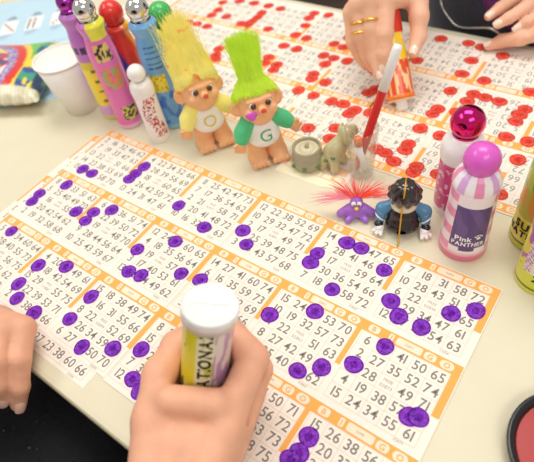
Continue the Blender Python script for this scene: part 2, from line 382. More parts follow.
sheet('bingo_sheet', 'right purple-dabbed bingo sheet, under the hand holding the upturned dauber', 'bingo sheet',
      3, 0, 3, 3, {(k[0]-3, k[1]): v for k, v in NEAR.items() if k[0] > 2}, [d for d in DAB_N if d[0] >= 2.97], P_INK, z=.0009, ext=(.0, .03, .05, -2.95), group='bingo sheets of the near player', series=2814)
FP = (1.045, 1.09)
for k, (xr, lb) in enumerate(((6.485, 'red-dabbed bingo sheet at the right, behind the two pink capped daubers'),
                              (3.35, 'red-dabbed bingo sheet in the middle, behind the glass and the green haired doll'),
                              (.215, 'red-dabbed bingo sheet at the far left, behind the row of bottles'))):
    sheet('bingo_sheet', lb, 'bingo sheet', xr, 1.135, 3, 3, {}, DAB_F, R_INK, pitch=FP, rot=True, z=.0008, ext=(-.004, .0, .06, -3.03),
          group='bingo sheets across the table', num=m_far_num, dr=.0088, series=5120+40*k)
# ================================================================== bottles
CAMX, CAMY = .532, -.29
def facing(x, y): return math.atan2(CAMY-y, CAMX-x)
def colour_lathe(name, prof, paint, material, parent, th0=0, n=72, step=.0013):
    """surface of revolution with a printed colour for every point: paint(angle from th0, z)"""
    pr = resample(prof, step); V, F = lathe_vf(pr, n); C = []
    for x, y, z in V:
        a = (math.atan2(y, x)-th0+PI) % (2*PI)-PI; C.append(paint(a, z))
    return mesh_obj(name, V, F, material, parent, None, True, C)
def wav(*a):   # smooth blotches 0..1
    return min(1, max(0, .5+.9*noise.noise(Vector((a[0]*.55+7, a[1]*.55, a[2]*9)))))
m_bottle = painted('printed_bottle', .3, .3)
m_wrap = painted('printed_wrapper', .35, .2)
m_clear = mat('clear_plastic_pink', (250, 205, 222), rough=.12, trans=.55, var=.02)
def plastic(n, c, r=.25): return mat(n, c, rough=r, coat=.3, var=.03)
def chrome(n, c, r=.06): return mat(n, c, rough=r, metal=1, var=.02)
def dauber(x, y, label, zc, rb, paint, capmat, ballr=.0145, band=None, group=None, name='dauber_bottle', collar=None):
    """bottle of bingo ink standing on its base; zc = height of the centre of its round cap"""
    t = thing(name, label, 'dauber', (x, y, 0), 0, group); th = facing(x, y); H = zc-ballr*.9
    prof = smooth_prof([(rb*.2, .0012), (rb*.85, .0004), (rb, .004), (rb, .03), (rb, H*.66), (rb*.97, H*.74), (rb*.84, H*.84), (rb*.8, H*.88), (rb*.93, H*.94), (rb*.96, H*.97), (rb*.7, H)], 4)
    colour_lathe('bottle', prof, lambda a, z: paint(a, z/H), m_bottle, t, th)
    mb = MB(); mb.lathe([(rb*.62, H-.002), (rb*.62, H+.004), (ballr*.55, H+.005)], 24); mb.build('neck', capmat, t, True)
    mb = MB(); mb.ball((0, 0, zc), ballr, 28, 18); mb.lathe([(ballr*.8, zc-ballr*.78), (ballr*.86, zc-ballr*.72), (ballr*.86, zc-ballr*.5)], 24); mb.build('cap', capmat, t, True)
    return t, th, H, rb
WHT = (250, 248, 244); BLK = (28, 26, 28)
def p_purple(a, z):
    if z < .05: return (236, 222, 120)
    if z < .16: return (222, 170, 222)
    if z < .60 and -1.7 < a < 1.2:
        if z > .52 or int(z*40) % 4 == 0 and -.5 < a < .6: return (226, 208, 60) if z > .52 else (120, 110, 40)
        return (250, 226, 52)
    if abs(z-.70) < .03 and abs(math.sin(a*5)) > .5: return (70, 40, 90)
    return (196, 124, 206)
def p_pink(a, z):
    if z < .05: return (248, 190, 222)
    if .10 < z < .24 and abs(a-.2) < .55: return (40, 36, 40) if wav(a*7, z*70, 1) > .5 else (222, 214, 90)
    if .42 < z < .62 and abs(a) < .7:
        w = wav(a*5, z*36, 2); return (236, 150, 60) if w > .62 else (150, 190, 90) if w < .36 else (238, 104, 150)
    if .68 < z < .82 and abs(a) < .6: return (48, 44, 46) if wav(a*9, z*60, .4) > .52 else (232, 200, 120)
    if z > .86 and a > -.5: return (240, 236, 70)
    return (236, 118, 186) if z < .86 else (214, 120, 200)
def p_rain(a, z):
    k = (a*1.3+z*3.2+3.4) % 6
    return [(232, 62, 48), (244, 150, 44), (250, 226, 54), (84, 182, 76), (64, 78, 182), (232, 62, 48)][int(k)]
def p_blue(a, z):
    if z < .05: return (150, 200, 226)
    if z > .88: return (120, 180, 232)
    if .60 < z < .84 and abs(a) < .6 and int(z*90) % 4 == 0 and wav(a*14, z*9, 0) > .35: return (52, 84, 150)
    if .40 < z < .56 and -1.5 < a < .35: return (240, 220, 56) if wav(a*16, z*60, 1) > .33 else (170, 150, 40)
    if z < .4 and wav(a*3, z*16, 3) > .6: return (62, 120, 206)
    if a > .75: return (170, 208, 190) if wav(a*4, z*14, 1) > .5 else (104, 170, 224)
    return (112, 172, 226)
def p_green(a, z):
    if z > .86: return (246, 224, 40) if a < .3 else (60, 44, 160)
    return (248, 222, 60) if wav(a*3, z*10, 1) > .45 else (96, 186, 80)
GB = 'dauber bottles lined up at the far left of the table'
dauber(-.026, .034, 'purple and yellow dauber bottle with a metallic purple cap, behind the paper cup', .158, .0165, p_purple, chrome('metallic_purple', (176, 70, 178)), .0115, group=GB)
dauber(.0108, .030, 'pink dauber bottle with black scribbles and a silver cap', .158, .0170, p_pink, chrome('chrome', (226, 224, 222)), .0128, group=GB)
dauber(-.004, .0725, 'rainbow striped dauber bottle with a red ball cap', .130, .0165, p_rain, plastic('red_plastic', (228, 50, 40)), .0148, group=GB)
dauber(.0688, .0568, 'light blue dauber bottle with a silver cap', .155, .0165, p_blue, chrome('chrome', (226, 224, 222)), .0128, group=GB)
dauber(.061, .092, 'yellow dauber bottle with a green ball cap, behind the yellow haired doll', .130, .0160, p_green, plastic('green_plastic', (72, 184, 92)), .0145, group=GB)

def p_white(a, z):
    if .12 < z < .78 and abs(a-.1-.35*math.sin(z*9)) < .62:
        w = wav(a*9+z*5, z*44, 1.2)
        if w > .68: return (196, 40, 60)
        if w > .57: return (226, 96, 120)
        if w < .2: return (176, 110, 66)
    return (250, 246, 242)
def small_white():
    t = thing('dauber_bottle', 'small white dauber bottle with a white cap and a red leaf print', 'dauber', (.0715, .0235, 0)); th = facing(.07, .024); rb = .0134
    prof = smooth_prof([(rb*.3, .001), (rb*.85, .0004), (rb, .003), (rb, .03), (rb, .062), (rb*1.04, .068), (rb*1.06, .076), (rb*.9, .083), (rb*.5, .086)], 4)
    colour_lathe('bottle', prof, lambda a, z: p_white(a, z/.086), m_bottle, t, th, 80, .0009)
    mb = MB(); mb.ball((0, 0, .095), .0108, 24, 16); mb.lathe([(.0055, .084), (.0055, .088)], 16); mb.build('cap', plastic('white_plastic', (248, 246, 242)), t, True)
small_white()

# the pair with pink caps, at the right
m_ptext = mat('white_lettering', (250, 244, 250), rough=.5)
def p_front(a, z):
    if z < .009: return (238, 120, 158)
    if z < .012: return (246, 196, 214)
    if z > .083: return (250, 244, 246)
    if a > 1.02 or a < -.58:
        if abs(a) > 2.2: return (250, 236, 242)
        return (242, 150, 188) if int(z*95) % 2 else (250, 232, 240)
    return (250, 238, 244)
def front_pink():
    x, y = .4627, .0369; t = thing('dauber_bottle', 'dauber bottle with a plain pink ball cap and a dark purple wrapper', 'dauber', (x, y, 0), 0, 'pink capped dauber bottles'); th = facing(x, y)
    rb, rt = .0218, .0188; rad = lambda z: rb+(rt-rb)*min(1, max(0, (z-.01)/.075))
    prof = smooth_prof([(.006, .001), (rb*.9, .0003), (rb, .003), (rb, .010), (rad(.03), .03), (rad(.06), .06), (rt, .085), (.012, .088)], 5)
    colour_lathe('bottle', prof, p_front, m_bottle, t, th, 90)
    # wrapper: dark purple panel with its title
    V = []; F = []; C = []; nu, nv = 40, 40
    for j in range(nv+1):
        for i in range(nu+1):
            a = -.56+1.56*i/nu; z = .0165+.066*j/nv; r = rad(z)+.0003
            V.append((r*math.cos(th+a), r*math.sin(th+a), z)); f = j/nv
            C.append((250, 240, 246) if f < .07 and abs(a-.2) > .30 else (86, 58, 124) if wav(a*4, f*7, 1) > .45 else (104, 72, 140))
    for j in range(nv):
        for i in range(nu): F.append([j*(nu+1)+i, j*(nu+1)+i+1, (j+1)*(nu+1)+i+1, (j+1)*(nu+1)+i])
    w = mesh_obj('wrapper', V, F, m_wrap, t, None, True, C); w['label'] = 'dark purple wrapper with white lettering'
    mb = MB(); rr = lambda z: rad(z)+.0006
    wrap_text(mb, 'Pink', .0056, rr, .0330, th+.0, 0, .03); wrap_text(mb, 'PANTHER', .0050, rr, .0262, th+.22, 0, .03, sx=.86)
    for dx, dz, r in ((0, 0, .0019), (-.0028, .0022, .001), (-.0009, .0034, .001), (.0012, .0034, .001), (.0030, .0020, .001)):   # paw print
        P = []; 
        for k in range(12):
            s = .0130+dx+r*math.cos(k*PI/6); z = .0342+dz+r*.9*math.sin(k*PI/6); P.append((rr(z)*math.cos(th+s/rr(z)), rr(z)*math.sin(th+s/rr(z)), z))
        mb.add(P, [list(range(12))], 0)
    mb.build('lettering', m_ptext, w)
    # skirt of the cap: petals in pink, lilac and white
    pet = [(246, 150, 196), (252, 246, 250), (226, 176, 232), (252, 246, 250)]
    c = colour_lathe('collar', [(rt*1.02, .0835), (rt*1.07, .0855), (rt*1.03, .090), (rt*.86, .097), (.012, .1005)], lambda a, z: pet[int((a+PI)/(2*PI)*16) % 4], m_wrap, t, th, 96)
    mb = MB(); mb.ball((0, 0, .1095), .0148, 32, 20); mb.lathe([(.0122, .097), (.0126, .0995), (.0118, .1005)], 24); mb.build('cap', plastic('orchid_plastic', (226, 96, 204), .3), t, True)
front_pink()
def p_back(a, z):
    if z < .10: return (250, 236, 240)
    if z < .72: return (226, 70, 140) if abs(a+.5) < 1.25 and wav(a*6, z*30, 0) > .25 else (246, 200, 220)
    return (252, 250, 250)
def back_pink():
    x, y, rb, zc = .4352, .0788, .0185, .107
    t = thing('dauber_bottle', 'white shouldered dauber bottle with a metallic magenta ball cap', 'dauber', (x, y, 0), 0, 'pink capped dauber bottles'); th = facing(x, y)
    prof = smooth_prof([(.006, .001), (rb*.9, .0003), (rb, .003), (rb, .06), (rb, .066), (rb*1.05, .072), (rb*1.02, .084), (rb*.8, .092), (.011, .095)], 5)
    colour_lathe('bottle', prof, lambda a, z: p_back(a, z/.095), m_bottle, t, th, 80)
    mb = MB(); mb.ball((0, 0, zc), .0150, 32, 20); mb.lathe([(.0115, .093), (.0120, .097)], 24); mb.build('cap', chrome('metallic_magenta', (226, 44, 120), .12), t, True)
back_pink()

# the yellow-green pair at the right edge, and the same bottle upside down in the hand
m_black = mat('black_print', (26, 26, 24), rough=.6)
def p_sens(a, z):
    if z < .07: return (214, 222, 70)
    if z < .085: return (40, 40, 30)
    if z < .34: return (226, 222, 52) if wav(a*5, z*30, 0) > .3 else (240, 236, 130)
    if z < .62: return (232, 156, 60) if wav(a*3, z*12, 1) > .5 else (190, 196, 70)
    return (120, 190, 90) if wav(a*3, z*14, 2) > .4 else (200, 214, 90)
def p_natl(a, z):
    if z < .05: return (232, 226, 60)
    if z < .065: return (46, 44, 34)
    if z < .22: return (222, 224, 64)
    if -.75 < a < -.38: return (176, 80, 170) if int(z*60+a*6) % 2 else (246, 240, 236)
    if -.38 <= a < .5: return (238, 230, 214)
    return (226, 220, 60) if wav(a*3, z*16, 2) > .35 else (180, 90, 170)
GR = 'yellow green dauber bottles at the right edge of the table'
def pair(x, y, label, paint, words):
    rb = .0212; t = thing('dauber_bottle', label, 'dauber', (x, y, 0), 0, GR); th = facing(x, y); H = .115
    prof = smooth_prof([(.006, .001), (rb*.9, .0003), (rb, .003), (rb, .02), (rb, .085), (rb*.95, .098), (rb*.8, .110), (.012, H)], 5)
    colour_lathe('bottle', prof, lambda a, z: paint(a, z/H), m_bottle, t, th, 90)
    mb = MB()
    for s, h, z, da, vert in words: wrap_text(mb, s, h, lambda zz: rb+.0004, z, th+da, 0, .04, vert)
    mb.build('lettering', m_black, t)
    mb = MB(); mb.ball((0, 0, .128), .0145, 24, 16); mb.lathe([(.0115, .113), (.012, .120)], 20); mb.build('cap', plastic('yellow_plastic', (232, 214, 60)), t, True)
pair(.5345, .0330, 'yellow dauber bottle with a striped band, foremost of the right edge pair', p_natl, [('NATIONAL', .0085, .052, .0, True)])
pair(.5150, .0760, 'green and yellow dauber bottle, rearmost of the right edge pair', p_sens, [('SUP', .0085, .0300, -.40, False), ('NATION', .0070, .0200, -.35, False)])

# ================================================================== paper cup, leaflet, sweet bag
m_cup = mat('white_paper', (248, 244, 236), rough=.6, var=.015)
def paper_cup():
    t = thing('paper_cup', 'empty plain white paper cup beside the daubers', 'cup', (-.083, .0246, 0)); r0, r1, h = .0235, .0355, .0785
    mb = MB(); mb.lathe([(0, .004), (r0-.002, .004), (r0-.001, .0003), (r0, .0003), (r1, h), (r1-.0008, h), (r0-.0008, .005), (0, .005)], 56); mb.build('body', m_cup, t, True)
    mb = MB(); P = []
    for k in range(9):
        a = 2*PI*k/8; P.append((r1+.0003+.0013*math.cos(a), h+.0013*math.sin(a)))
    mb.lathe(P, 56); mb.build('rolled_rim', m_cup, t, True)
paper_cup()
def leaflet():
    m_b = mat('pale_blue_print', (196, 226, 242), rough=.5, var=.03, scale=20); m_d = mat('dark_grey_print', (90, 92, 100), rough=.6); m_w = mat('white_print', (248, 248, 244), rough=.5)
    m_r = mat('red_dot_print', (176, 60, 60), rough=.6); m_g = mat('blue_grey_print', (148, 172, 190), rough=.6)
    t = MB(); W, H = .30, .37
    t.box(-W, 0, 0, 0, H, .0006, 0); z = .0007
    t.rect(-W, .178, 0, .1792, z, 4)                                   # crease across the middle
    for j, yy in enumerate((.262, .085)):
        for i in range(5):
            cx = -.035-.047*i-.004
            t.rrect(cx, yy, .030, .048, z, 2, .002)
            pat = [[(k, k) for k in range(5)], [(0, k) for k in range(5)]+[(2, k) for k in range(5)], [(k, 4-k) for k in range(5)], [(k, 0) for k in range(4)]+[(k, 4) for k in range(4)], [(2, k) for k in range(5)]][(i+2*j) % 5]
            for a, c in pat: t.rect(cx-.0115+.0048*a, yy-.018+.0075*c, cx-.0075+.0048*a, yy-.0125+.0075*c, z+.00008, 3 if (a+c+i) % 3 == 0 else 1)
            for q in range(3): t.rect(cx-.010+.002*q, yy+.029+.0045*q, cx+.010-.003*q, yy+.0312+.0045*q, z, 1)
            for q in range(3): t.rect(cx-.011, yy-.031-.0045*q, cx+.011-.004*q, yy-.0292-.0045*q, z, 4)
    for q in range(4): t.rect(-.27, .155-.006*q, -.21+.01*q, .1575-.006*q, z, 1); t.rect(-.10, .012+.006*q, -.03, .0142+.006*q, z, 4)
    for q in range(3): t.rect(-.115, .150-.006*q, -.065+.012*q, .1525-.006*q, z, 1)
    o = t.build('pattern_leaflet', [m_b, m_d, m_w, m_r, m_g]); o.location = (-.135, .022, .0001); o.rotation_euler = (0, 0, math.radians(42))
    tag(o, 'pale blue leaflet of little white game pattern boxes under the bottles', 'leaflet')
leaflet()
def sweet_bag():
    """pillow pack lying on the table: front face printed, flat crimped seams at the ends"""
    W, H, T = .18, .150, .042; nu, nv = 70, 56; V = []; F = []; C = []
    def thick(u, v): return max(0, (1-(2*u-1)**4))**.5*max(0, 1-abs(2*v-1)**3)**.6
    def paint(u, v):
        if v < .13: return (226, 220, 190) if int(u*80) % 2 else (214, 206, 172)
        if u > .93: return (44, 64, 96) if wav(u*30, v*14, 0) > .45 else (70, 150, 90)
        if u > .80: return (250, 220, 60) if wav(u*40, v*9, 1) > .6 else (70, 160, 130) if wav(u*22, v*16, 2) > .42 else (60, 90, 150)
        if v > .93: return (90, 190, 90)
        c = math.hypot((u-.35)*1.35, v-.35)
        if c > .60: return (112, 200, 80) if c > .66 else (250, 214, 70)
        if c > .50: return (226, 56, 44)
        if c > .40: return (150, 120, 172) if wav(u*60, v*50, 2) > .4 else (206, 190, 220)
        if .66 < v: return (250, 224, 90)
        if .54 < v: return (96, 120, 186) if math.sin(u*56) > .1 else (224, 62, 50)
        w = wav(u*26, v*17, 1.1)
        return (250, 238, 232) if w > .56 else (246, 176, 170) if w > .46 else (228, 66, 56) if w > .3 else (110, 80, 120)
    for side in (1, -1):
        n0 = len(V)
        for j in range(nv+1):
            for i in range(nu+1):
                u, v = i/nu, j/nv; k = thick(u, v)*(1+.10*math.sin(u*9+v*7)*(side > 0)); pin = .010*(1-abs(2*v-1))*(2*u-1)
                V.append(((u-.5)*W-pin+.003*math.sin(v*40)*(abs(u-.5) > .49), v*H+.002*math.sin(u*60)*(v < .02), T/2+side*T/2*k if side > 0 else T/2-T/2*.96*k)); C.append(paint(u, v))
        for j in range(nv):
            for i in range(nu):
                a = n0+j*(nu+1)+i; q = [a, a+1, a+nu+2, a+nu+1]; F.append(q if side > 0 else q[::-1])
    o = mesh_obj('sweet_bag', V, F, painted('printed_foil', .28, .4), None, None, True, C); o.location = (-.206, -.058, .0008); o.rotation_euler = (0, 0, math.radians(27))
    tag(o, 'colourful pillow shaped sweet bag lying at the left edge of the table', 'sweet bag')
sweet_bag()

# ================================================================== dish at the right corner
def dish():
    t = thing('round_dish', 'black rimmed round dish with a dark red inside, at the near right corner', 'dish', (.600, -.108, 0))
    mb = MB(); mb.lathe(smooth_prof([(.002, .0004), (.034, .0004), (.042, .004), (.0455, .011), (.0445, .0135), (.041, .0125), (.0385, .009)], 4)+[(0, .0085)], 60); mb.build('rim', plastic('black_gloss', (20, 20, 22), .3), t, True)
    mb = MB(); mb.lathe([(.0386, .0093), (.03, .0100), (0, .0104)], 48); mb.build('filling', mat('dark_red', (176, 48, 46), rough=.4, var=.08), t, True)
    mb = MB(); mb.box(-.010, .036, .004, .010, .050, .0165); o = mb.build('hinge', plastic('black_gloss', (20, 20, 22), .3), t); o.rotation_euler = (0, 0, math.radians(24))
    bv = o.modifiers.new('bevel', 'BEVEL'); bv.width = .003; bv.segments = 3
dish()

# ================================================================== glass, pens, slip, trinkets
def paper_slip():
    mb = MB(); mb.box(0, 0, 0, .0845, .075, .0003, 0); z = .0004
    mb.rect(.004, .012, .0805, .022, z, 1); mb.rect(.002, .001, .082, .010, z, 2)
    for cx, w in ((.012, .009), (.027, .004), (.042, .022), (.060, .010), (.074, .010)): mb.rrect(cx, .017, w, .007, z+.0001, 2, .002)
    mb.rect(.004, .022, .010, .06, z, 1); mb.rect(.012, .026, .05, .036, z, 2); mb.rect(.054, .024, .079, .036, z, 1)
    o = mb.build('paper_slip', [m_paper, mat('faded_orange_print', (250, 208, 164), rough=.8), mat('pale_yellow_print', (250, 244, 206), rough=.8)]); o.location = (.2413, .0395, .0001); o.rotation_euler = (0, 0, math.radians(1))
    tag(o, 'small orange printed paper slip lying under the candle jar', 'paper slip')
paper_slip()
m_glass = glass('clear_glass', (250, 250, 248))
def shot_glass():
    mb = MB(); h, r0, r1 = .066, .0125, .0178
    mb.lathe([(0, .0003), (r0-.001, .0003), (r0, .0015), (r1, h-.001), (r1-.0003, h), (r1-.0012, h-.0008), (r0-.0012, .009), (r0-.004, .0075), (0, .0075)], 48)
    o = mb.build('shot_glass', m_glass, None, True); o.location = (.333, .0785, .0009); tag(o, 'small clear glass holding the red pen', 'glass')
shot_glass()
def stick(name, label, p, q, r, parts):
    """pen from p to q; parts: (name, from, to, radius factors, material)"""
    d = (Vector(q)-Vector(p)); L = d.length; t = thing(name, label, 'pen', p); t.rotation_euler = d.to_track_quat('Z', 'Y').to_euler()
    for nm, a, b2, pr, m in parts:
        mb = MB(); mb.lathe([(0, a*L)]+[(r*k, (a+(b2-a)*f)*L) for f, k in pr]+[(0, b2*L)], 20); mb.build(nm, m, t, True)
m_redpen = plastic('red_pen_plastic', (214, 42, 36), .3); m_whitepen = plastic('white_pen_plastic', (248, 248, 246), .3)
stick('felt_pen', 'red felt pen with a white cap leaning in the small glass', (.3300, .0705, .0115), (.3462, .1255, .1350), .0046,
      [('body', .05, .67, [(0, .75), (.06, 1), (.98, 1), (1, .95)], m_redpen), ('cap', .665, 1.0, [(0, 1.12), (.9, 1.02), (1, .85)], m_whitepen), ('tip', 0, .052, [(0, .35), (.6, .6), (1, .7)], m_redpen)])
stick('marker_stub', 'short white marker stub with an orange end inside the small glass', (.3385, .0745, .0125), (.3265, .0800, .0500), .0042,
      [('body', 0, .74, [(0, .6), (.1, 1), (1, 1)], m_whitepen), ('cap', .74, 1.0, [(0, 1.08), (.8, 1.08), (1, .8)], plastic('orange_plastic', (246, 128, 40)))])

m_olive = mat('olive_glazed_resin', (196, 188, 142), rough=.3, coat=.4, var=.12, scale=90, sss=.2)
def candle_jar():
    t = thing('candle_jar', 'squat olive grey candle jar with rings on top, beside the elephant', 'candle', (.2705, .0660, .0006))
    mb = MB(); mb.lathe(smooth_prof([(.003, .0003), (.015, .0003), (.0178, .003), (.0185, .010), (.0172, .018), (.0168, .024), (.0163, .0262), (.0142, .0262), (.0138, .0225)], 4), 44); mb.build('jar', mat('smoky_glass', (196, 190, 160), rough=.15, trans=.35, var=.1), t, True)
    mb = MB(); mb.lathe([(.0138, .0225), (.0130, .0235), (.0115, .0236), (.0110, .0222), (.0095, .0222), (.009, .0245), (.005, .0252), (0, .0254)], 40); mb.build('wax', mat('cream_wax', (226, 216, 182), rough=.4, sss=.2), t, True)
    mb = MB(); mb.tube([(0, 0, .025), (.0005, 0, .028), (.0018, .0005, .0305), (.001, .001, .033)], [.0028, .0024, .0018, .0008], 8); mb.build('wick', mat('pale_wick', (206, 200, 160), rough=.7), t, True)
    for a in (-2.0, -1.2, -.35):
        mb = MB(); mb.ball((.0183*math.cos(a), .0183*math.sin(a), .0075), (.0030, .0030, .0022), 10, 8); mb.build('painted_leaf', plastic('leaf_green', (96, 128, 52)), t, True)
candle_jar()
def elephant():
    t = thing('elephant_figurine', 'pale olive elephant figurine with raised trunk between candle jar and glass', 'figurine', (.299, .080, .0009))
    o = np.array((.299, .080, 0)); P = lambda x, y, z: np.array((x, y, z))-o
    body = blend([ell(P(.2985, .076, .0185), (.0115, .0105, .0145)), ell(P(.3035, .084, .0265), (.0095, .009, .012))], .006)
    legs = [cone(P(.2915, .069, .012), P(.290, .066, .0045), .0056, .0048), cone(P(.304, .069, .011), P(.3055, .0665, .0045), .0056, .005), cone(P(.2925, .083, .010), P(.2905, .085, .0045), .0056, .005), cone(P(.306, .083, .010), P(.307, .085, .0045), .0056, .005)]
    head = blend([ell(P(.3085, .0900, .0395), (.0092, .0088, .0092)), chain([P(.3125, .0850, .0385), P(.3165, .0795, .0385), P(.318, .0775, .0435), P(.3165, .0785, .0485)], [.0042, .0034, .0028, .0024], .002)], .004)
    ears = [ell(P(.3000, .0925, .0410), (.0022, .0065, .0075)), ell(P(.3130, .0975, .0410), (.0055, .0030, .0075))]
    f = blend([blend([body]+legs, .003), head], .005); f = blend([f]+ears, .0015)
    V, F = iso(f, (-.026, -.025, -.001), (.030, .026, .058), .0011); mesh_obj('body', V, F, m_olive, t, None, True)
    for x, y in ((.3125, .0827), (.3170, .0875)):
        mb = MB(); mb.ball(tuple(P(x-.0012, y+.0008, .0425)), .0014, 10, 8); mb.build('eye', plastic('black_gloss', (20, 20, 22), .3), t, True)
    for x, y, z in ((.2955, .0655, .0145), (.3035, .0672, .0200), (.3060, .0705, .0100)):
        mb = MB(); mb.ball(tuple(P(x, y, z)), (.0028, .0022, .0022), 10, 8); mb.build('painted_leaf', plastic('leaf_green', (96, 128, 52)), t, True)
elephant()

def strands(name, roots, m, parent, seg=6, n=3):
    """hair: every root = (list of points, base radius)"""
    V = []; F = []
    for pts, r in roots:
        v, f = tube_vf(pts, [r*(1-.75*i/(len(pts)-1)) for i in range(len(pts))], n, False); k = len(V); V += v; F += [[a+k for a in q] for q in f]
    return mesh_obj(name, V, F, m, parent, None, True)
def fan_creature():
    x, y = .3566, .0235; t = thing('purple_creature', 'tiny purple creature with beak and wild orange pink hair', 'figurine', (x, y, 0), facing(x, y)+PI/2)
    f = blend([ell((0, 0, .0085), (.0115, .0095, .0080)), cone((-.008, -.002, .011), (-.0165, -.004, .0065), .0052, .0042), cone((.008, -.002, .011), (.0165, -.004, .0065), .0052, .0042), cone((-.005, -.006, .004), (-.009, -.011, .0035), .0038, .0034), cone((.005, -.006, .004), (.009, -.011, .0035), .0038, .0034), ell((0, -.0005, .019), (.0068, .0062, .0070))], .0025)
    f = cut(f, chain([(-.009, -.0105, .0085), (0, -.0122, .0065), (.009, -.0105, .0085)], [.001]*3, .001))
    V, F = iso(f, (-.024, -.018, -.002), (.024, .014, .030), .0009); mesh_obj('body', V, F, plastic('lilac_vinyl', (172, 112, 216), .4), t, None, True)
    for s in (-1, 1):
        mb = MB(); mb.ball((s*.0028, -.0052, .0215), (.0026, .0022, .0028), 14, 10); e = mb.build('eye', plastic('eye_white', (250, 250, 248)), t, True)
        mb = MB(); mb.ball((s*.0024, -.0073, .0213), (.0009, .0006, .0011), 8, 6); mb.build('pupil', plastic('black_gloss', (20, 20, 22), .3), e, True)
    mb = MB(); mb.ball((0, -.0072, .0175), (.0026, .0032, .0016), 12, 8); mb.build('beak', plastic('beak_yellow', (246, 196, 50)), t, True)
    for nm, n, c, seed, a0, a1 in (('hair', 120, (250, 108, 74), 1, -.7, 1.3), ('hair', 90, (252, 176, 190), 2, -1.6, 1.6)):
        R2 = random.Random(seed); rs = []
        for k in range(n):
            a = R2.uniform(a0, a1); a = a0*.9 if R2.random() < .16 else a; L = R2.uniform(.020, .036)*(.8+.35*abs(a)); b2 = R2.uniform(-.3, .5)
            r0 = Vector((.005*math.sin(a), .001+.003*R2.random(), .0225)); d = Vector((math.sin(a), b2*.6, math.cos(a)*.75+.08)).normalized()
            rs.append(([r0+d*L*s+Vector((0, 0, -.010*abs(math.sin(a))*s*s)) for s in (0, .35, .7, 1)], .00042))
        strands(nm, rs, hairmat('wispy_hair_'+str(seed), c, .2), t)
fan_creature()
def dark_figure():
    x, y = .4032, .0321; t = thing('seated_figurine', 'little dark haired figurine in blue sleeves with a gold cord', 'figurine', (x, y, 0), facing(x, y)+PI/2)
    bl = plastic('black_gloss', (20, 20, 22), .3); cr = plastic('cream_gloss', (236, 224, 196)); blu = plastic('blue_gloss', (84, 140, 178)); wh = plastic('white_plastic', (248, 246, 242)); gold = mat('gold_cord', (226, 176, 60), rough=.35, metal=.6)
    V, F = iso(blend([ell((0, 0, .0165), (.0145, .0125, .0150)), ell((0, -.005, .0095), (.0165, .0135, .0092))], .004), (-.02, -.018, -.001), (.02, .016, .034), .001); mesh_obj('body', V, F, mat('brown_black_gloss', (40, 32, 32), rough=.2, coat=.6, var=.3, scale=200), t, None, True)
    mb = MB(); mb.lathe([(.009, .030), (.0128, .0315), (.0125, .0355), (.009, .0375)], 28); mb.build('collar', cr, t, True)
    f = blend([ell((0, 0, .0470), (.0142, .0136, .0132))]+[chain([(.0125*math.cos(a), .0120*math.sin(a), .040), (.0136*math.cos(a+.3), .0130*math.sin(a+.3), .047), (.0075*math.cos(a+.7), .0070*math.sin(a+.7), .0575)], [.0022, .0030, .0022], .001) for a in np.arange(0, 2*PI, .63)], .0016)
    V, F = iso(f, (-.02, -.02, .030), (.02, .02, .066), .001); mesh_obj('hair', V, F, mat('dark_brown_gloss', (40, 30, 30), rough=.12, coat=1, var=.4, scale=160), t, None, True)
    for s in (-1, 1):
        V, F = iso(chain([(s*.011, .003, .0265), (s*.0200, .002, .0205), (s*.0215, -.004, .0125)], [.0056, .0064, .0050], .003), (-.032, -.020, .002), (.032, .012, .036), .001); a = mesh_obj('sleeve', V, F, blu, t, None, True)
        for k in range(2):
            mb = MB(); mb.lathe([(.0058, -.0007), (.0066, 0), (.0058, .0007)], 18, 0, Matrix.Translation((s*(.0208+.0006*k), .0005-.003*k, .0185-.0045*k)) @ Vector((s*.55, -.3, -.75)).to_track_quat('Z', 'Y').to_matrix().to_4x4()); mb.build('stripe', wh, a, True)
        V, F = iso(blend([ell((s*.0215, -.0110, .0070), (.0048, .0052, .0048)), cone((s*.0215, -.014, .006), (s*.024, -.0175, .0045), .0022, .0018), cone((s*.0235, -.012, .006), (s*.0275, -.014, .0045), .0022, .0018), cone((s*.0195, -.014, .006), (s*.0195, -.0185, .0045), .0022, .0018)], .001), (-.034, -.026, -.001), (.034, .002, .016), .0008); mesh_obj('hand', V, F, wh, t, None, True)
        mb = MB(); mb.ball((s*.0225, -.0095, .0105), (.0046, .0040, .0030), 14, 10); mb.build('cuff', bl, t, True)
    mb = MB(); mb.tube([(0, .004, .0615), (0, -.004, .0622), (-.0003, -.0105, .0565), (-.0006, -.0140, .0475), (-.001, -.0138, .0400), (-.0014, -.0146, .030), (-.0016, -.0165, .018), (-.0018, -.0180, .009), (-.002, -.0235, .0015), (-.0025, -.030, .0010)], .0008, 8); mb.build('cord', gold, t, True)
dark_figure()
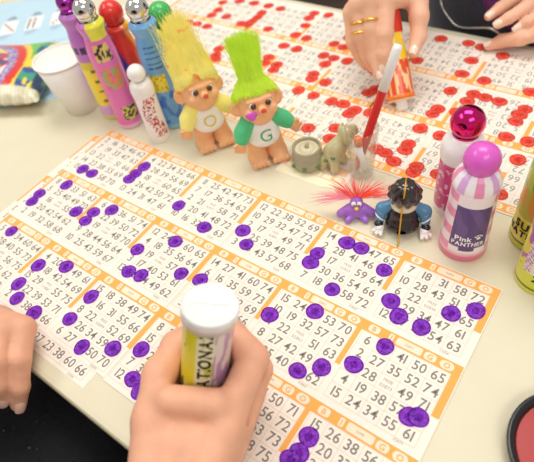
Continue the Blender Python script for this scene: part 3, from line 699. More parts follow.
# ================================================================== the two wild haired dolls
m_doll = mat('doll_vinyl', (246, 184, 132), rough=.45, sss=.12, var=.05)
m_cheek = mat('magenta_blush', (222, 96, 206), rough=.5)
def doll(name, label, x, y, rz, sleeve, letter, lettercol, hairc, style, head_turn, cheek):
    t = thing(name, label, 'doll', (x, y, .0002), rz, 'wild haired dolls')
    hz = .0735; hc = (0, -.003, hz)
    head = blend([ell((0, 0, hz+.004), (.0215, .0195, .0190)), ell((0, -.005, hz-.0055), (.0205, .0165, .0115)), ell((0, -.012, hz-.0105), (.0105, .008, .0065))], .006)
    ears = [ell((s*.0228, .002, hz-.0005), (.0078, .0042, .0098)) for s in (-1, 1)]
    nose = ell((0, -.0235, hz-.001), (.0052, .0048, .0046)); cheeks = [ell((s*.0120, -.0165, hz-.0045), (.0062, .0052, .0055)) for s in (-1, 1)]
    brow = chain([(-.013, -.0168, hz+.0085), (0, -.0195, hz+.0082), (.013, -.0168, hz+.0085)], [.0018]*3, .001)
    f = blend([blend([head]+ears, .004), brow], .004); f = blend([f]+cheeks+[nose], .0025)
    for s in (-1, 1): f = cut(f, ell((s*.0245, -.003, hz-.0005), (.0040, .0028, .0060)), .0015)
    f = cut(f, chain([(-.0095, -.0215, hz-.0085), (-.005, -.0245, hz-.0112), (.005, -.0245, hz-.0112), (.0095, -.0215, hz-.0085)], [.0012]*4, .001), .0015)
    torso = blend([ell((0, 0, .043), (.0165, .0140, .0215)), ell((0, 0, .030), (.0178, .0150, .0130))], .006)
    bod = blend([f, torso], .003)
    arms = []
    for s, sh, el, ha in ((-1, (-.0135, 0, .0560), (-.0235, -.004, .0455), (-.0290, -.010, .0340)), (1, (.0135, 0, .0560), (.0245, -.004, .0480), (.0330, -.009, .0410))):
        A = chain([sh, el, ha], [.0080, .0070, .0058], .003); ha = np.array(ha); d = ha-np.array(el); d /= np.linalg.norm(d); side = np.cross(d, (0, -1, 0)); side /= np.linalg.norm(side)
        fg = [cone(ha+side*.004*k, ha+d*.0085+side*.0052*k, .0025, .0021) for k in (-1, -.33, .33, 1)]+[cone(ha-side*.004*s, ha-side*.0085*s+d*.001+np.array((0, -.004, 0)), .0025, .0021)]
        arms.append(blend([A, blend(fg, .0006)], .002))
    legs = []
    for s in (-1, 1):
        L = blend([cone((s*.0098, 0, .026), (s*.0118, -.001, .010), .0110, .0108), ell((s*.0120, -.0065, .0068), (.0118, .0155, .0068))], .004)
        toes = blend([ell((s*.0120+(k-1.5)*.0053, -.0205, .0048), (.0030, .0036, .0040)) for k in range(4)], .0006)
        legs.append(blend([L, toes], .002))
    bod = blend([bod]+arms, .003); lg = np.minimum
    f0 = bod; f = lambda X, Y, Z: smin(f0(X, Y, Z), np.minimum(legs[0](X, Y, Z), legs[1](X, Y, Z)), .002)
    V, F = iso(f, (-.052, -.036, -.002), (.052, .030, .102), .0013)
    # the head is turned on the neck
    PV = Vector((0, 0, .058)); PT = math.radians(-14)
    def HMw(w): return Matrix.Translation(PV) @ Matrix.Rotation(head_turn*w, 4, 'Z') @ Matrix.Rotation(PT*w, 4, 'X') @ Matrix.Translation(-PV)
    HM = HMw(1)
    def turn(p):
        w = min(1, max(0, (p[2]-.056)/.010)); return tuple(HMw(w) @ Vector(p))
    V = [turn(v) if v[2] > .056 and (abs(v[0]) < .019 or v[2] > .062) else tuple(v) for v in V]
    mesh_obj('body', V, F, m_doll, t, None, True)
    def hp(p): return tuple(HM @ Vector(p))
    for s in (-1, 1):
        mb = MB(); mb.ball(hp((s*.0085, -.0172, hz+.0040)), .0042, 18, 12); e = mb.build('eye', plastic('eye_white', (250, 250, 248)), t, True)
        mb = MB(); mb.ball(hp((s*.0084, -.0192, hz+.0040)), .0034, 16, 10); mb.build('iris', plastic('brown_iris', (92, 50, 26), .15), e, True)
        mb = MB(); mb.ball(hp((s*.0081, -.0208, hz+.0041)), .0016, 12, 8); mb.build('pupil', plastic('black_gloss', (20, 20, 22), .3), e, True)
    mb = MB(); mb.ball(hp((0, -.0248, hz-.0010)), (.0043, .0036, .0038), 14, 10); mb.build('nose_blush', mat('nose_red', (226, 84, 62), rough=.5), t, True)
    if cheek:
        mb = MB(); 
        for dx, dz in ((-.0025, .0012), (.0025, .0012), (0, -.0018)): mb.ball(hp((-.0125+dx, -.0205, hz-.0055+dz)), (.0042, .0022, .0038), 14, 10)
        b2 = mb.build('cheek_heart', m_cheek, t, True); b2['label'] = 'magenta blob on the cheek'
    # shirt: white front, sleeves of another colour
    sh = blend([ell((0, 0, .043), (.0182, .0157, .0225)), ell((0, 0, .031), (.0195, .0168, .0128))], .006)
    V, F = iso(lambda X, Y, Z: np.maximum(np.maximum(sh(X, Y, Z), Z-.0615), .0205-Z), (-.024, -.022, .016), (.024, .022, .066), .0011)
    mesh_obj('shirt', V, F, mat('white_cotton', (250, 246, 240), rough=.9, bump=.3, bscale=700, sheen=.3), t, None, True)
    for s, a, e, h in ((-1, (-.0125, 0, .0555), (-.0238, -.0042, .0452), (-.0268, -.0075, .0390)), (1, (.0125, 0, .0555), (.0248, -.0042, .0478), (.0290, -.0068, .0442))):
        V, F = iso(chain([a, e, h], [.0105, .0092, .0084], .003), (-.045, -.024, .025), (.045, .018, .070), .0011); o = mesh_obj('sleeve', V, F, mat('sleeve_'+letter, sleeve, rough=.9, bump=.3, bscale=700, sheen=.3), t, None, True); o['label'] = ('green' if letter == 'G' else 'pale yellow')+' sleeve'
    tv, tf = text_vf(letter, .0150, bold=.0); P = []
    # outline letter laid on the curved chest
    def chest(a, b2):
        lo, hi = -.03, 0.0
        for _ in range(26):
            m = (lo+hi)/2
            if sh(np.array(a), np.array(m), np.array(b2)) > 0: lo = m
            else: hi = m
        return lo-.0004
    V = [(a, chest(a, .041+b2), .041+b2) for a, b2 in tv]; o = mesh_obj('letter', V, tf, mat('letter_'+letter, lettercol, rough=.8), t)
    # hair
    R2 = random.Random(style); rs = []
    def scalp(u, v):   # u angle round, v 0 top .. 1 rim
        th = v*1.50; tilt = .0
        return Vector((.0222*math.sin(th)*math.cos(u), .0205*math.sin(th)*math.sin(u)+.001, hz+.0055+.0195*math.cos(th)))
    n = 2400
    for k in range(n):
        u = R2.uniform(0, 2*PI); v = math.sqrt(R2.random()); out = Vector((math.cos(u), math.sin(u), 0)); front = max(0, -math.sin(u))
        lim = 1.34-.62*front**.6                                          # hairline: low at the back, above the brow in front
        v *= lim; p = scalp(u, v)
        if style == 1:     # tall cone drawn together at the top
            L = R2.uniform(.042, .072)*(1-.18*v); fly = 1.8 if R2.random() < .12 else 1; apex = Vector((R2.gauss(-.002, .0062)*fly, .004+R2.gauss(0, .0055)*fly, hz+.02+L))
            c1 = scalp(u, v*.55)*1; c1 = Vector((c1.x*1.2, c1.y*1.2, c1.z+.004)); c2 = c1.lerp(apex, .45)+out*.004*v
            pts = [p, Vector((p.x*1.18, p.y*1.18, p.z+.004)), c1.lerp(p, .3)+out*.003, c2, c2.lerp(apex, .6), apex]
        elif k % 2:        # tidy cap combed down over the skull
            v0 = v*.25; pts = [Vector((q.x*g, q.y*g, q.z+h)) for q, g, h in ((scalp(u, v0+(v-v0)*s_), 1+.21*min(1, s_*2+.2), .0022*(1-s_)) for s_ in (0, .33, .66, 1))]
        else:              # brush-like tuft on top
            v2 = v/lim; L = R2.uniform(.040, .053); base = Vector((.0115*v2*math.cos(u), .0105*v2*math.sin(u)+.001, hz+.029)); top = Vector((.0165*v2*math.cos(u)+R2.gauss(0, .0032), .015*v2*math.sin(u)+.003+R2.gauss(0, .002), hz+.022+L))
            p = scalp(u, v2*.8); pts = [p, p.lerp(base, .6)+out*.004*v2, base+out*.002*v2, base.lerp(top, .55), top]
        rs.append(([HM @ q for q in pts], .00062))
    strands('hair', rs, hairmat('hair_'+letter, hairc, .12, (244, 150, 70) if style == 1 else None), t)
    return t
doll('troll_doll', 'doll with tall pointed yellow hair and a letter O on its shirt', .1406, .0500, math.radians(56), (252, 238, 130), 'O', (232, 206, 84), (255, 246, 156), 1, math.radians(4), False)
doll('troll_doll', 'doll with lime green hair and a letter G on its shirt', .2175, .0580, math.radians(52), (84, 196, 132), 'G', (84, 178, 110), (226, 250, 88), 2, math.radians(2), True)
# ================================================================== people
def skin(name, c):
    return mat(name, c, rough=.5, sss=.18, var=.07, scale=55, bump=.25, bscale=260)
def nail(parent, tip, prev, up, m, w=.0052, l=.0062, r=.0070):
    """nail plate lying on the back of a fingertip"""
    tip = Vector(tip); d = (tip-Vector(prev)).normalized(); up = Vector(up); up = (up-d*up.dot(d)).normalized(); s = d.cross(up)
    M = Matrix((s, d, up)).transposed(); V = []; F = []; nu, nv = 10, 8
    for j in range(nv+1):
        for i in range(nu+1):
            a = (i/nu-.5)*2; b = (j/nv-.5)*2; ww = w*(1-.25*max(0, b)**3-.12*max(0, -b)**2)
            ang = a*ww/r; q = Vector((r*math.sin(ang), b*l-.0006, r*math.cos(ang)+.0006-.0010*(b*b)-.0008*abs(a)**3)); V.append(tuple(tip+M @ q))
    for j in range(nv):
        for i in range(nu): k = j*(nu+1)+i; F.append([k, k+1, k+nu+2, k+nu+1])
    return mesh_obj('nail', V, F, m, parent, None, True)
def limb(V, F, path, rads):
    """continue a forearm up to the shoulder: a tapering tube stitched to the nearest points of the two surfaces it joins"""
    n0 = len(V); v, f = tube_vf(path, rads, 10, True); old = np.array(V); V += [tuple(q) for q in v]; F += [[i+n0 for i in q] for q in f]
    for ring in (0, len(path)-1):
        for k in (0, 5):
            a = n0+ring*10+k; b = n0+ring*10+(k+1) % 10; j = int(((old-np.array(V[a]))**2).sum(1).argmin()); F.append([a, b, j])
def body_mesh(name, parts, m, parent, limbs=()):
    V = []; F = []
    for f, lo, hi, h in parts:
        v, q = iso(f, lo, hi, h); F += (q+len(V)).tolist(); V += v.tolist()
    for p, r in limbs: limb(V, F, p, r)
    return mesh_obj(name, V, F, m, parent, None, True)

# ---- the near player: right fist round a dauber, left hand over the table edge, dark lap
nr = thing('person', 'near player in dark sequins, fist round an upturned dauber, other hand at table edge', 'person', (.30, -.62, -.74)); NO = np.array((.30, -.62, -.74))
m_skin = skin('near_skin', (234, 174, 142)); m_nail = mat('natural_nail', (238, 190, 170), rough=.25, coat=.4)
B0 = np.array((.3535, -.231, .001)); T0 = np.array((.3692, -.1892, .1345))
def A(z): return B0+(T0-B0)*((z-.001)/.1335)
ew = np.array((.447, -.894, 0)); er = np.array((.894, .447, 0))
def pol(z, th, r): a = math.radians(th); return A(z)+er*r*math.cos(a)-ew*r*math.sin(a)
fing = []; mcps = []
for z, R, ra, r1 in ((.0720, .0318, .0108, 12), (.0545, .0365, .0114, 16), (.0370, .0345, .0104, 12), (.0220, .0315, .0094, 6)):
    mcp = pol(z+.001, r1, R+.003); P = [mcp, pol(z+.001, 62, R*.93), pol(z, 104, R*.95), pol(z-.002, 150, R*.93), pol(z-.003, 186, R*.90)]
    mcps.append(mcp); fing.append(chain(P, [ra*1.12, ra*.98, ra*.96, ra*.84, ra*.74], .004))
WR = A(.050)+ew*.088+er*.003
wr = lambda x, z: WR+er*x+np.array((0, 0, z))
pal = [cone(wr(.012, .012), mcps[0], .0150, .0112), cone(wr(.016, .003), mcps[1], .0150, .0118), cone(wr(.014, -.008), mcps[2], .0140, .0125), cone(wr(.009, -.017), mcps[3], .0130, .0115)]
th0 = wr(-.016, .012); th1 = A(.068)+ew*.040-er*.028; th2 = pol(.0720, 196, .0340); th3 = pol(.0700, 150, .0300); th4 = pol(.068, 122, .0288)
thumb = chain([th0, th1, th2, th3, th4], [.0160, .0142, .0112, .0096, .0082], .006)
web = blend([cone(A(.079)+ew*.032+er*.014, A(.078)+ew*.032-er*.018, .0108, .0112), cone(A(.060)+ew*.050+er*.006, A(.062)+ew*.050-er*.016, .0145, .0145), cone(wr(-.004, .006), A(.062)+ew*.043, .0195, .0125)], .010)
EL = WR+ew*.20+er*.035+np.array((0, 0, .01))
arm = chain([wr(0, 0)-ew*.004, WR+ew*.05+er*.004, WR+(EL-WR)*.55, EL], [.0255, .0270, .0360, .0430], .02)
hand = blend(pal+[web, arm], .0065); fg = lambda X, Y, Z: np.minimum(np.minimum(fing[0](X, Y, Z), fing[1](X, Y, Z)), np.minimum(fing[2](X, Y, Z), fing[3](X, Y, Z)))
h1 = lambda X, Y, Z: smin(smin(hand(X, Y, Z), fg(X, Y, Z), .0016), thumb(X, Y, Z), .006)
h0 = h1; groove = chain([pol(.0635, th, R_) for th, R_ in ((-52, .0500), (-28, .0480), (-4, .0468), (18, .0455), (40, .0435), (60, .0420))], [.0020, .0040, .0046, .0046, .0040, .0020], .001); h1 = cut(h0, groove, .0035)
dB = T0-B0; dBl = np.linalg.norm(dB); dBu = dB/dBl
rod = cone(B0-dBu*.01, T0+dBu*.02, .0182, .0182)
right = lambda X, Y, Z: np.maximum(h1(X, Y, Z), -rod(X, Y, Z))           # the grip closes on the bottle and stops at its wall
c0 = A(.06)
# left hand: lying at the edge with its fingers curled down over it
LW = np.array((.1105, -.2935, .040))
def lf(P, R): return chain([np.array(p) for p in P], R, .003)
Lf = [lf([(.1790, -.2615, .0265), (.1985, -.2820, .0225), (.2070, -.2985, .0065), (.2080, -.3090, -.0075)], [.0118, .0100, .0088, .0072]),
      lf([(.1700, -.2750, .0340), (.1900, -.2950, .0320), (.1985, -.3075, .0180), (.2000, -.3130, .0040)], [.0120, .0105, .0092, .0078]),
      lf([(.1570, -.2880, .0330), (.1760, -.3080, .0280), (.1850, -.3190, .0110), (.1840, -.3200, -.0020)], [.0116, .0100, .0088, .0074]),
      lf([(.1440, -.2980, .0270), (.1610, -.3170, .0200), (.1680, -.3250, .0050), (.1660, -.3250, -.0060)], [.0105, .0088, .0078, .0066])]
Lp = blend([cone(LW+(.004, .012, -.004), (.1790, -.2615, .0265), .0150, .0125), cone(LW, (.1700, -.2750, .0340), .0160, .0130), cone(LW+(0, -.008, 0), (.1570, -.2880, .0330), .0150, .0125), cone(LW+(-.004, -.016, -.005), (.1440, -.2980, .0270), .0140, .0115),
            lf([LW+(.006, .014, -.014), (.1420, -.2660, .0180), (.1560, -.2600, .0120), (.1680, -.2600, .0098)], [.0150, .0125, .0098, .0080]),
            lf([LW, (.0600, -.3350, .046), (-.0400, -.4300, .060)], [.0240, .0270, .0400])], .009)
left0 = lambda X, Y, Z: smin(Lp(X, Y, Z), np.minimum(np.minimum(Lf[0](X, Y, Z), Lf[1](X, Y, Z)), np.minimum(Lf[2](X, Y, Z), Lf[3](X, Y, Z))), .0022)
LO = np.array((-.0085, .0015, .0015)); left = lambda X, Y, Z: left0(X-LO[0], Y-LO[1], Z-LO[2])
sh = lambda f: (lambda X, Y, Z: f(X+NO[0], Y+NO[1], Z+NO[2]))
def bx(lo, hi): return tuple(np.array(lo)-NO), tuple(np.array(hi)-NO)
(a1, b1), (a2, b2) = bx((.285, -.42, -.01), (.50, -.155, .125)), bx((-.05, -.42, -.03), (.225, -.23, .095))
neck = blend([ell((.30, -.66, .30), (.085, .07, .14)), cone((.30, -.66, .38), (.30, -.64, .50), .055, .050)], .05)
body_mesh('body', [(sh(right), a1, b1, .0021), (sh(left), a2, b2, .0022), (sh(neck),)+bx((.18, -.78, .12), (.42, -.54, .51))+(.012,)], m_skin, nr,
          [([tuple(np.array(p)-NO) for p in P], r) for P, r in (([EL+(WR-EL)*.12, EL+(.03, -.06, .03), (.45, -.64, .28), (.36, -.66, .28)], [.036, .040, .046, .04]), ([(-.030, -.418, .060), (-.035, -.47, .09), (.14, -.62, .28), (.24, -.66, .28)], [.030, .036, .046, .04]))])
for tip, prev, up in (((.2080, -.3090, -.0075), (.2070, -.2985, .0065), (.95, -.25, .2)), ((.2000, -.3130, .0040), (.1985, -.3075, .0180), (.75, -.6, .2))):
    n_ = nail(nr, Vector(tip)+Vector(LO)-Vector(NO), Vector(prev)+Vector(LO)-Vector(NO), up, m_nail, r=.0078)
# dark sequinned top with its sleeves and lap, one garment
m_navy = mat('black_navy_cloth', (9, 9, 15), rough=.6, var=.5, scale=160, bump=.6, bscale=420, spec=.3)
cl = blend([ell((.29, -.66, .05), (.185, .15, .36)), ell((.28, -.50, -.20), (.25, .21, .085)), cone((.14, -.62, .28), (-.03, -.47, .10), .075, .060), cone((-.04, -.47, .085), (.055, -.342, .047), .058, .038),
            cone((.45, -.64, .28), EL+(.03, -.06, .03), .075, .062), cone(EL+(.02, -.05, .01), WR+(EL-WR)*.42, .060, .047)], .03)
cl2 = blend([ell((.15, -.36, -.150), (.13, .24, .085)), ell((.37, -.36, -.155), (.13, .24, .085))], .05)
dress = blend([cl, cl2], .04)
V, F = iso(sh(dress), *bx((-.14, -.90, -.34), (.62, -.09, .45)), .0095); gar = mesh_obj('dress', V, F, m_navy, nr, None, True)
mb = MB(); R3 = random.Random(3)                                        # sequins on the lap
for k in range(330):
    x = R3.uniform(.08, .36); y = R3.uniform(-.52, -.30); lo, hi = -.30, .05
    P = np.array(x), np.array(y)
    zs = np.linspace(-.02, -.26, 57); d = dress(np.full(57, x), np.full(57, y), zs); i = np.argmax(d < 0)
    if d[i] >= 0: continue
    e = .004; z = zs[i]; g = Vector((float(dress(np.array(x+e), np.array(y), np.array(z))-dress(np.array(x-e), np.array(y), np.array(z))), float(dress(np.array(x), np.array(y+e), np.array(z))-dress(np.array(x), np.array(y-e), np.array(z))), float(dress(np.array(x), np.array(y), np.array(z+e))-dress(np.array(x), np.array(y), np.array(z-e))))).normalized()
    z -= float(dress(np.array(x), np.array(y), np.array(z)))*-1 if False else 0
    g2 = (g+Vector((R3.gauss(0, .35), R3.gauss(0, .35), R3.gauss(0, .2)))).normalized(); Mx = g2.to_track_quat('Z', 'Y').to_matrix().to_4x4(); c = Vector((x, y, z))+g*.0045-Vector(NO); r = R3.uniform(.0007, .0014)
    mb.add([tuple(c+Mx @ Vector((r*math.cos(t*PI/4), r*math.sin(t*PI/4), 0))) for t in range(8)], [list(range(8))], 1 if R3.random() < .06 else 0)
sq = mb.build('sequins', [mat('dark_sequin', (44, 46, 62), rough=.4, metal=.9), mat('copper_sequin', (226, 140, 70), rough=.2, metal=.9)], gar); sq['kind'] = 'stuff'

# the dauber in the fist, upside down
def held_dauber():
    t = thing('dauber_bottle', 'yellow dauber held upside down in the fist, white base on top', 'dauber', tuple(B0)); q = Vector(dBu).to_track_quat('Z', 'Y'); t.rotation_euler = q.to_euler()
    cd = q.inverted() @ (Vector((CAMX, CAMY, .408))-Vector(A(.1))); th = math.atan2(cd.y, cd.x); L = dBl; r = .0172
    def pt(a, z):
        f = z/L
        if f > .90: return (236, 236, 206)
        if f < .2: return (60, 40, 110)
        if -.42 < a < .30: return (240, 240, 196) if wav(a*9, z*90, 1) > .25 else (196, 204, 90)
        if a >= .30: return (190, 150, 190) if wav(a*5, z*60, 2) > .5 else (232, 220, 214)
        return (232, 224, 44) if wav(a*5+1, z*30, 5) > .36 else (110, 66, 120)
    colour_lathe('bottle', [(.004, .012), (.0115, .013), (.0125, .022), (.0155, .028), (r, .034), (r, L-.0105)], pt, m_bottle, t, th, 80)
    mb = MB(); mb.lathe(smooth_prof([(.002, 0), (.0048, .0008), (.0062, .004), (.0062, .010), (.0072, .0125)], 3)+[(0, .0125)], 24); mb.build('nib', mat('purple_felt', (110, 40, 170), rough=.9), t, True)
    R_ = .0190; mb = MB(); mb.lathe([(r*.98, L-.0115), (R_, L-.0112), (R_*1.005, L-.0030), (R_*.985, L-.0010), (R_*.95, L-.0002), (R_*.93, L-.0007), (R_*.90, L-.0009), (0, L-.0009)], 64); w = mb.build('base', plastic('white_plastic', (248, 246, 242)), t, True); w['label'] = 'white round base facing up'
    mb = MB(); rg = random.Random(4); x = -.0115
    vv = Vector((math.cos(th), math.sin(th))); uu = Vector((-vv.y, vv.x))
    while x < .0115:                                                    # faint line of moulded script
        hh = rg.choice((.0014, .0018, .0030)); pts = [(uu*x-vv*.0008), (uu*(x+.0005)+vv*(hh-.0008)), (uu*(x+.0010)-vv*.0006)]
        mb.tube([(p.x, p.y, L-.00085) for p in pts], .00017, 5); x += .0013
    mb.build('script', mat('pale_print', (206, 204, 204), rough=.6), w)
    mb = MB(); wrap_text(mb, 'SENSATIONAL', .0086, r+.0004, L-.054, th-.04, 0, .03, True); mb.build('lettering', m_black, t)
held_dauber()

# ---- the player across the table
fr = thing('person', 'player across the table in navy jacket and purple top, gripping a red dauber', 'person', (.42, .62, -.74)); FO = np.array((.42, .62, -.74))
m_skin2 = skin('far_skin', (244, 190, 160)); m_nail2 = mat('pale_nail', (252, 226, 206), rough=.2, coat=.5)
rh = {'i': [(.2745, .2420, .1100), (.2867, .2197, .0821), (.2907, .2094, .0632), (.2917, .2045, .0503)], 'm': [(.2600, .2335, .1130), (.2691, .2189, .0865), (.2786, .2093, .0578), (.2900, .1998, .0420)],
      'r': [(.2480, .2300, .1060), (.2570, .2150, .0785), (.2665, .2135, .0545), (.2755, .2130, .0390)], 'p': [(.2400, .2270, .0960), (.2460, .2165, .0670), (.2545, .2165, .0485), (.2640, .2155, .0370)]}
rad = {'i': [.0118, .0098, .0082, .0066], 'm': [.0120, .0098, .0082, .0068], 'r': [.0114, .0092, .0078, .0064], 'p': [.0102, .0084, .0070, .0058]}
W2 = np.array((.2640, .3120, .1180))
fl = [chain([np.array(p) for p in rh[k]], rad[k], .003) for k in 'imrp']
pm = blend([cone(W2+(.010, 0, .002), rh['i'][0], .0150, .0132), cone(W2, rh['m'][0], .0160, .0132), cone(W2+(-.008, 0, -.002), rh['r'][0], .0150, .0124), cone(W2+(-.014, 0, -.008), rh['p'][0], .0140, .0112),
            chain([W2+(.010, -.006, -.008), np.array((.2960, .2820, .1010)), np.array((.3085, .2630, .0850)), np.array((.3150, .2500, .0680)), np.array((.3175, .2325, .0590))], [.0150, .0135, .0108, .0092, .0072], .005),
            cone((.2850, .2740, .1000), (.2780, .2500, .1060), .0120, .0110),
            chain([W2, np.array((.2600, .3600, .125)), np.array((.2500, .4700, .15))], [.0240, .0260, .0380], .02)], .008)
rhand = lambda X, Y, Z: smin(pm(X, Y, Z), np.minimum(np.minimum(fl[0](X, Y, Z), fl[1](X, Y, Z)), np.minimum(fl[2](X, Y, Z), fl[3](X, Y, Z))), .0035)
dA = np.array((.3217, .2013, .0040)); dD = np.array((-.4626, .4817, .7443)); dD /= np.linalg.norm(dD)
rod2 = cone(dA+dD*.012, dA+dD*.13, .0172, .0172); rhand2 = lambda X, Y, Z: np.maximum(rhand(X, Y, Z), -rod2(X, Y, Z))
lh = {'i': [(.4037, .4420, .0560), (.3813, .4031, .0550), (.3676, .3822, .0470), (.3597, .3680, .0420)], 'm': [(.4203, .4250, .0560), (.3990, .3885, .0520), (.3844, .3678, .0440), (.3746, .3603, .0380)],
      'r': [(.4373, .4082, .0540), (.4188, .3853, .0480), (.4059, .3712, .0410), (.3981, .3664, .0340)], 'p': [(.4500, .3920, .0480), (.4340, .3740, .0420), (.4230, .3640, .0350), (.4160, .3600, .0280)]}
W3 = np.array((.4800, .4500, .0600)); fl3 = [chain([np.array(p) for p in lh[k]], [r*.92 for r in rad[k]], .003) for k in 'imrp']
pm3 = blend([cone(W3, lh['i'][0], .0150, .0122), cone(W3, lh['m'][0], .0150, .0122), cone(W3, lh['r'][0], .0145, .0115), cone(W3+(.006, -.010, 0), lh['p'][0], .0135, .0104),
             chain([W3+(-.01, -.012, -.012), np.array((.4356, .3800, .0330)), np.array((.4040, .3640, .0235)), np.array((.3835, .3640, .0140)), np.array((.3700, .3570, .0085))], [.0140, .0120, .0098, .0084, .0064], .005),
             chain([W3, np.array((.52, .48, .075)), np.array((.59, .55, .12))], [.0230, .0260, .0380], .02)], .008)
lhand = lambda X, Y, Z: smin(pm3(X, Y, Z), np.minimum(np.minimum(fl3[0](X, Y, Z), fl3[1](X, Y, Z)), np.minimum(fl3[2](X, Y, Z), fl3[3](X, Y, Z))), .0025)
shf = lambda f: (lambda X, Y, Z: f(X+FO[0], Y+FO[1], Z+FO[2]))
def bxf(lo, hi): return tuple(np.array(lo)-FO), tuple(np.array(hi)-FO)
neck2 = blend([ell((.385, .60, .38), (.085, .07, .14)), cone((.385, .60, .46), (.385, .58, .60), .052, .048)], .05)
body_mesh('body', [(shf(rhand2),)+bxf((.215, .175, .005), (.35, .43, .165))+(.0021,), (shf(lhand),)+bxf((.345, .335, -.002), (.56, .53, .115))+(.0021,), (shf(neck2),)+bxf((.30, .48, .20), (.54, .72, .61))+(.012,)], m_skin2, fr,
          [([tuple(np.array(p)-FO) for p in P], r) for P, r in (([(.2545, .42, .137), (.237, .515, .166), (.285, .60, .33), (.34, .60, .33)], [.026, .036, .046, .04]), ([(.545, .505, .09), (.607, .565, .148), (.575, .60, .33), (.44, .60, .33)], [.024, .036, .046, .04]))])
def fnail(tip, prev, up, **k): return nail(fr, Vector(tip)-Vector(FO), Vector(prev)-Vector(FO), up, m_nail2, **k)
tocam = lambda p: Vector((CAMX, CAMY, .408))-Vector(p)
for d_, ks in ((rh, 'im'), (lh, 'imr')):
    for k in ks: fnail(d_[k][3], d_[k][2], tocam(d_[k][3])*.8+Vector((0, 0, .25)), w=.0046, l=.0066, r=.0064)
fnail((.3175, .2325, .0590), (.3150, .2500, .0680), tocam((.3175, .2325, .059)), w=.0050, l=.0066, r=.0072); fnail((.3700, .3570, .0085), (.3835, .3640, .0140), (0, -.3, 1), w=.0048, l=.0068, r=.0062)
m_gold = mat('gold_metal', (236, 184, 84), rough=.2, metal=1)
for a, b2, f, r in ((rh['r'][0], rh['r'][1], .62, .0112), (rh['m'][0], rh['m'][1], .72, .0112), (rh['r'][0], rh['r'][1], .95, .0104)):
    c = Vector(a).lerp(Vector(b2), f); d = (Vector(b2)-Vector(a)); mb = MB(); q = [(r+.0012*math.cos(k*PI/4), .0014*math.sin(k*PI/4)) for k in range(9)]
    mb.lathe(q, 28, 0, Matrix.Translation(c-Vector(FO)) @ d.to_track_quat('Z', 'Y').to_matrix().to_4x4()); mb.build('ring', m_gold, fr, True)
# jacket, purple top, silver trim
m_jacket = mat('navy_jacket_cloth', (30, 33, 52), rough=.7, var=.15, scale=90, bump=.4, bscale=500, sheen=.3)
m_purple = mat('purple_knit', (112, 52, 118), rough=.85, var=.2, scale=70, bump=.4, bscale=400)
torso = blend([ell((.385, .584, .06), (.185, .190, .38)), ell((.385, .564, -.20), (.20, .20, .14))], .05)
opening = ell((.405, .405, .100), (.095, .055, .098))
arms = blend([cone((.285, .60, .34), (.235, .52, .17), .072, .060), cone((.235, .52, .165), (.2590, .375, .126), .055, .040), cone((.575, .60, .34), (.61, .57, .15), .072, .060), cone((.61, .57, .145), (.535, .493, .080), .055, .040)], .02)
jk = lambda X, Y, Z: np.minimum(cut(torso, opening, .006)(X, Y, Z), arms(X, Y, Z))
V, F = iso(shf(jk), *bxf((.13, .28, -.37), (.72, .82, .50)), .0085); jac = mesh_obj('jacket', V, F, m_jacket, fr, None, True)
inner = lambda X, Y, Z: torso(X, Y, Z)+.010
V, F = iso(shf(lambda X, Y, Z: np.maximum(inner(X, Y, Z), Y-.62)), *bxf((.27, .36, -.05), (.56, .66, .34)), .0085); mesh_obj('top', V, F, m_purple, fr, None, True)
def on_torso(x, z):
    ys = np.linspace(.30, .62, 641); d = torso(np.full(641, x), ys, np.full(641, z)); return float(ys[np.argmax(d < 0)])
TR = [(.262, .075), (.265, .042), (.2694, .0168), (.2752, .0076), (.287, -.0002), (.3034, -.0063), (.3193, -.0038), (.3363, .003), (.3535, .0087), (.3651, .0076), (.3729, .0021), (.379, -.008)]
pts = [(x-FO[0], on_torso(x, z)-.0015-FO[1], z-FO[2]) for x, z in TR]
mb = MB(); sp = smooth_prof([(p[0], p[1]) for p in pts], 6); sz = smooth_prof([(p[2], 0) for p in pts], 6)
mb.tube([(a[0], a[1], b2[0]) for a, b2 in zip(sp, sz)], [.0017+.0004*(i % 2) for i in range(len(sp))], 8); mb.build('trim', mat('silver_chain', (206, 202, 196), rough=.25, metal=.8), jac, True)

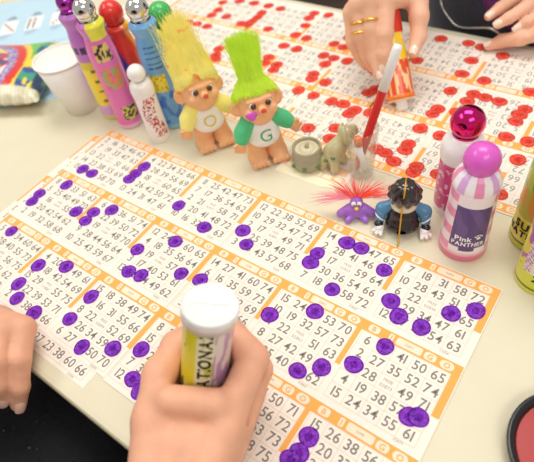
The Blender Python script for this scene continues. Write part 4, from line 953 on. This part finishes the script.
def red_dauber():
    t = thing('dauber_bottle', 'red and yellow dauber gripped by the hand across the table', 'dauber', tuple(dA-dD*.006)); q = Vector(dD).to_track_quat('Z', 'Y'); t.rotation_euler = q.to_euler()
    cd = q.inverted() @ (Vector((CAMX, CAMY, .408))-Vector(dA)); th = math.atan2(cd.y, cd.x); L = .118; r = .0168
    def pt(a, z):
        if z < .018: return (246, 214, 190)
        if z < .060: return (238, 84, 30) if wav(a*7, z*80, 1) > .36 else (252, 214, 160)
        if z < .090: return (250, 214, 50) if wav(a*5, z*70, 2) > .4 else (252, 240, 190)
        return (226, 60, 40)
    colour_lathe('bottle', smooth_prof([(.006, .0115), (.0155, .0125), (r, .016), (r, .03), (r*.96, .06), (r*.9, .085), (r*.95, .10), (r*.95, L-.004), (r*.8, L), (.002, L)], 4), pt, m_bottle, t, th, 72)
    mb = MB(); mb.lathe(smooth_prof([(.002, 0), (.0062, .0012), (.0076, .005), (.0070, .010), (.0092, .013)], 4)+[(0, .013)], 26); mb.build('nib', plastic('white_plastic', (248, 246, 242)), t, True)
    mb = MB(); mb.lathe([(r*.98, .0135), (r*1.05, .0145), (r*1.05, .0185), (r*.98, .0195)], 40); mb.build('collar_ring', plastic('orange_plastic', (246, 128, 40)), t, True)
red_dauber()
# ================================================================== camera and light
cam = bpy.data.cameras.new('camera'); co = bpy.data.objects.new('camera', cam); COL.objects.link(co)
RX = Vector((0.8105520573, 0.5686186984, -0.1402787872)); RD = Vector((0.3663749316, -0.6791625802, -0.6360091187)); RF = Vector((-0.4569187803, 0.4641238686, -0.7588242634))
M = Matrix((RX, -RD, -RF)).transposed().to_4x4(); M.translation = Vector((0.53188771, -0.28986981, 0.40838965)); co.matrix_world = M
cam.sensor_width = 36; cam.sensor_fit = 'HORIZONTAL'; cam.lens = 514.104/534*36; cam.clip_start = .01
cam.dof.use_dof = True; cam.dof.focus_distance = .47; cam.dof.aperture_fstop = 6
SC.camera = co
def area(name, loc, size, power, col=(1, 1, 1), target=(.2, .05, 0)):
    l = bpy.data.lights.new(name, 'AREA'); l.shape = 'RECTANGLE'; l.size, l.size_y = size; l.energy = power; l.color = col
    o = bpy.data.objects.new(name, l); COL.objects.link(o); o.location = loc
    o.rotation_euler = (Vector(target)-Vector(loc)).to_track_quat('-Z', 'Y').to_euler(); return o
area('ceiling_light', (.1, .5, 1.9), (1.3, .7), 21, (1, .97, .92))
area('ceiling_light', (-1.3, -.6, 1.9), (1.2, .6), 12, (1, .97, .92))
area('ceiling_light', (1.5, -.9, 1.9), (1.2, .6), 13, (1, .97, .92))
w = bpy.data.worlds.new('room_light'); SC.world = w; w.use_nodes = True
bg = w.node_tree.nodes['Background']; bg.inputs['Color'].default_value = (1, .96, .90, 1); bg.inputs['Strength'].default_value = .50
SC.view_settings.view_transform = 'Standard'; SC.view_settings.look = 'None'; SC.view_settings.exposure = 0; SC.view_settings.gamma = 1
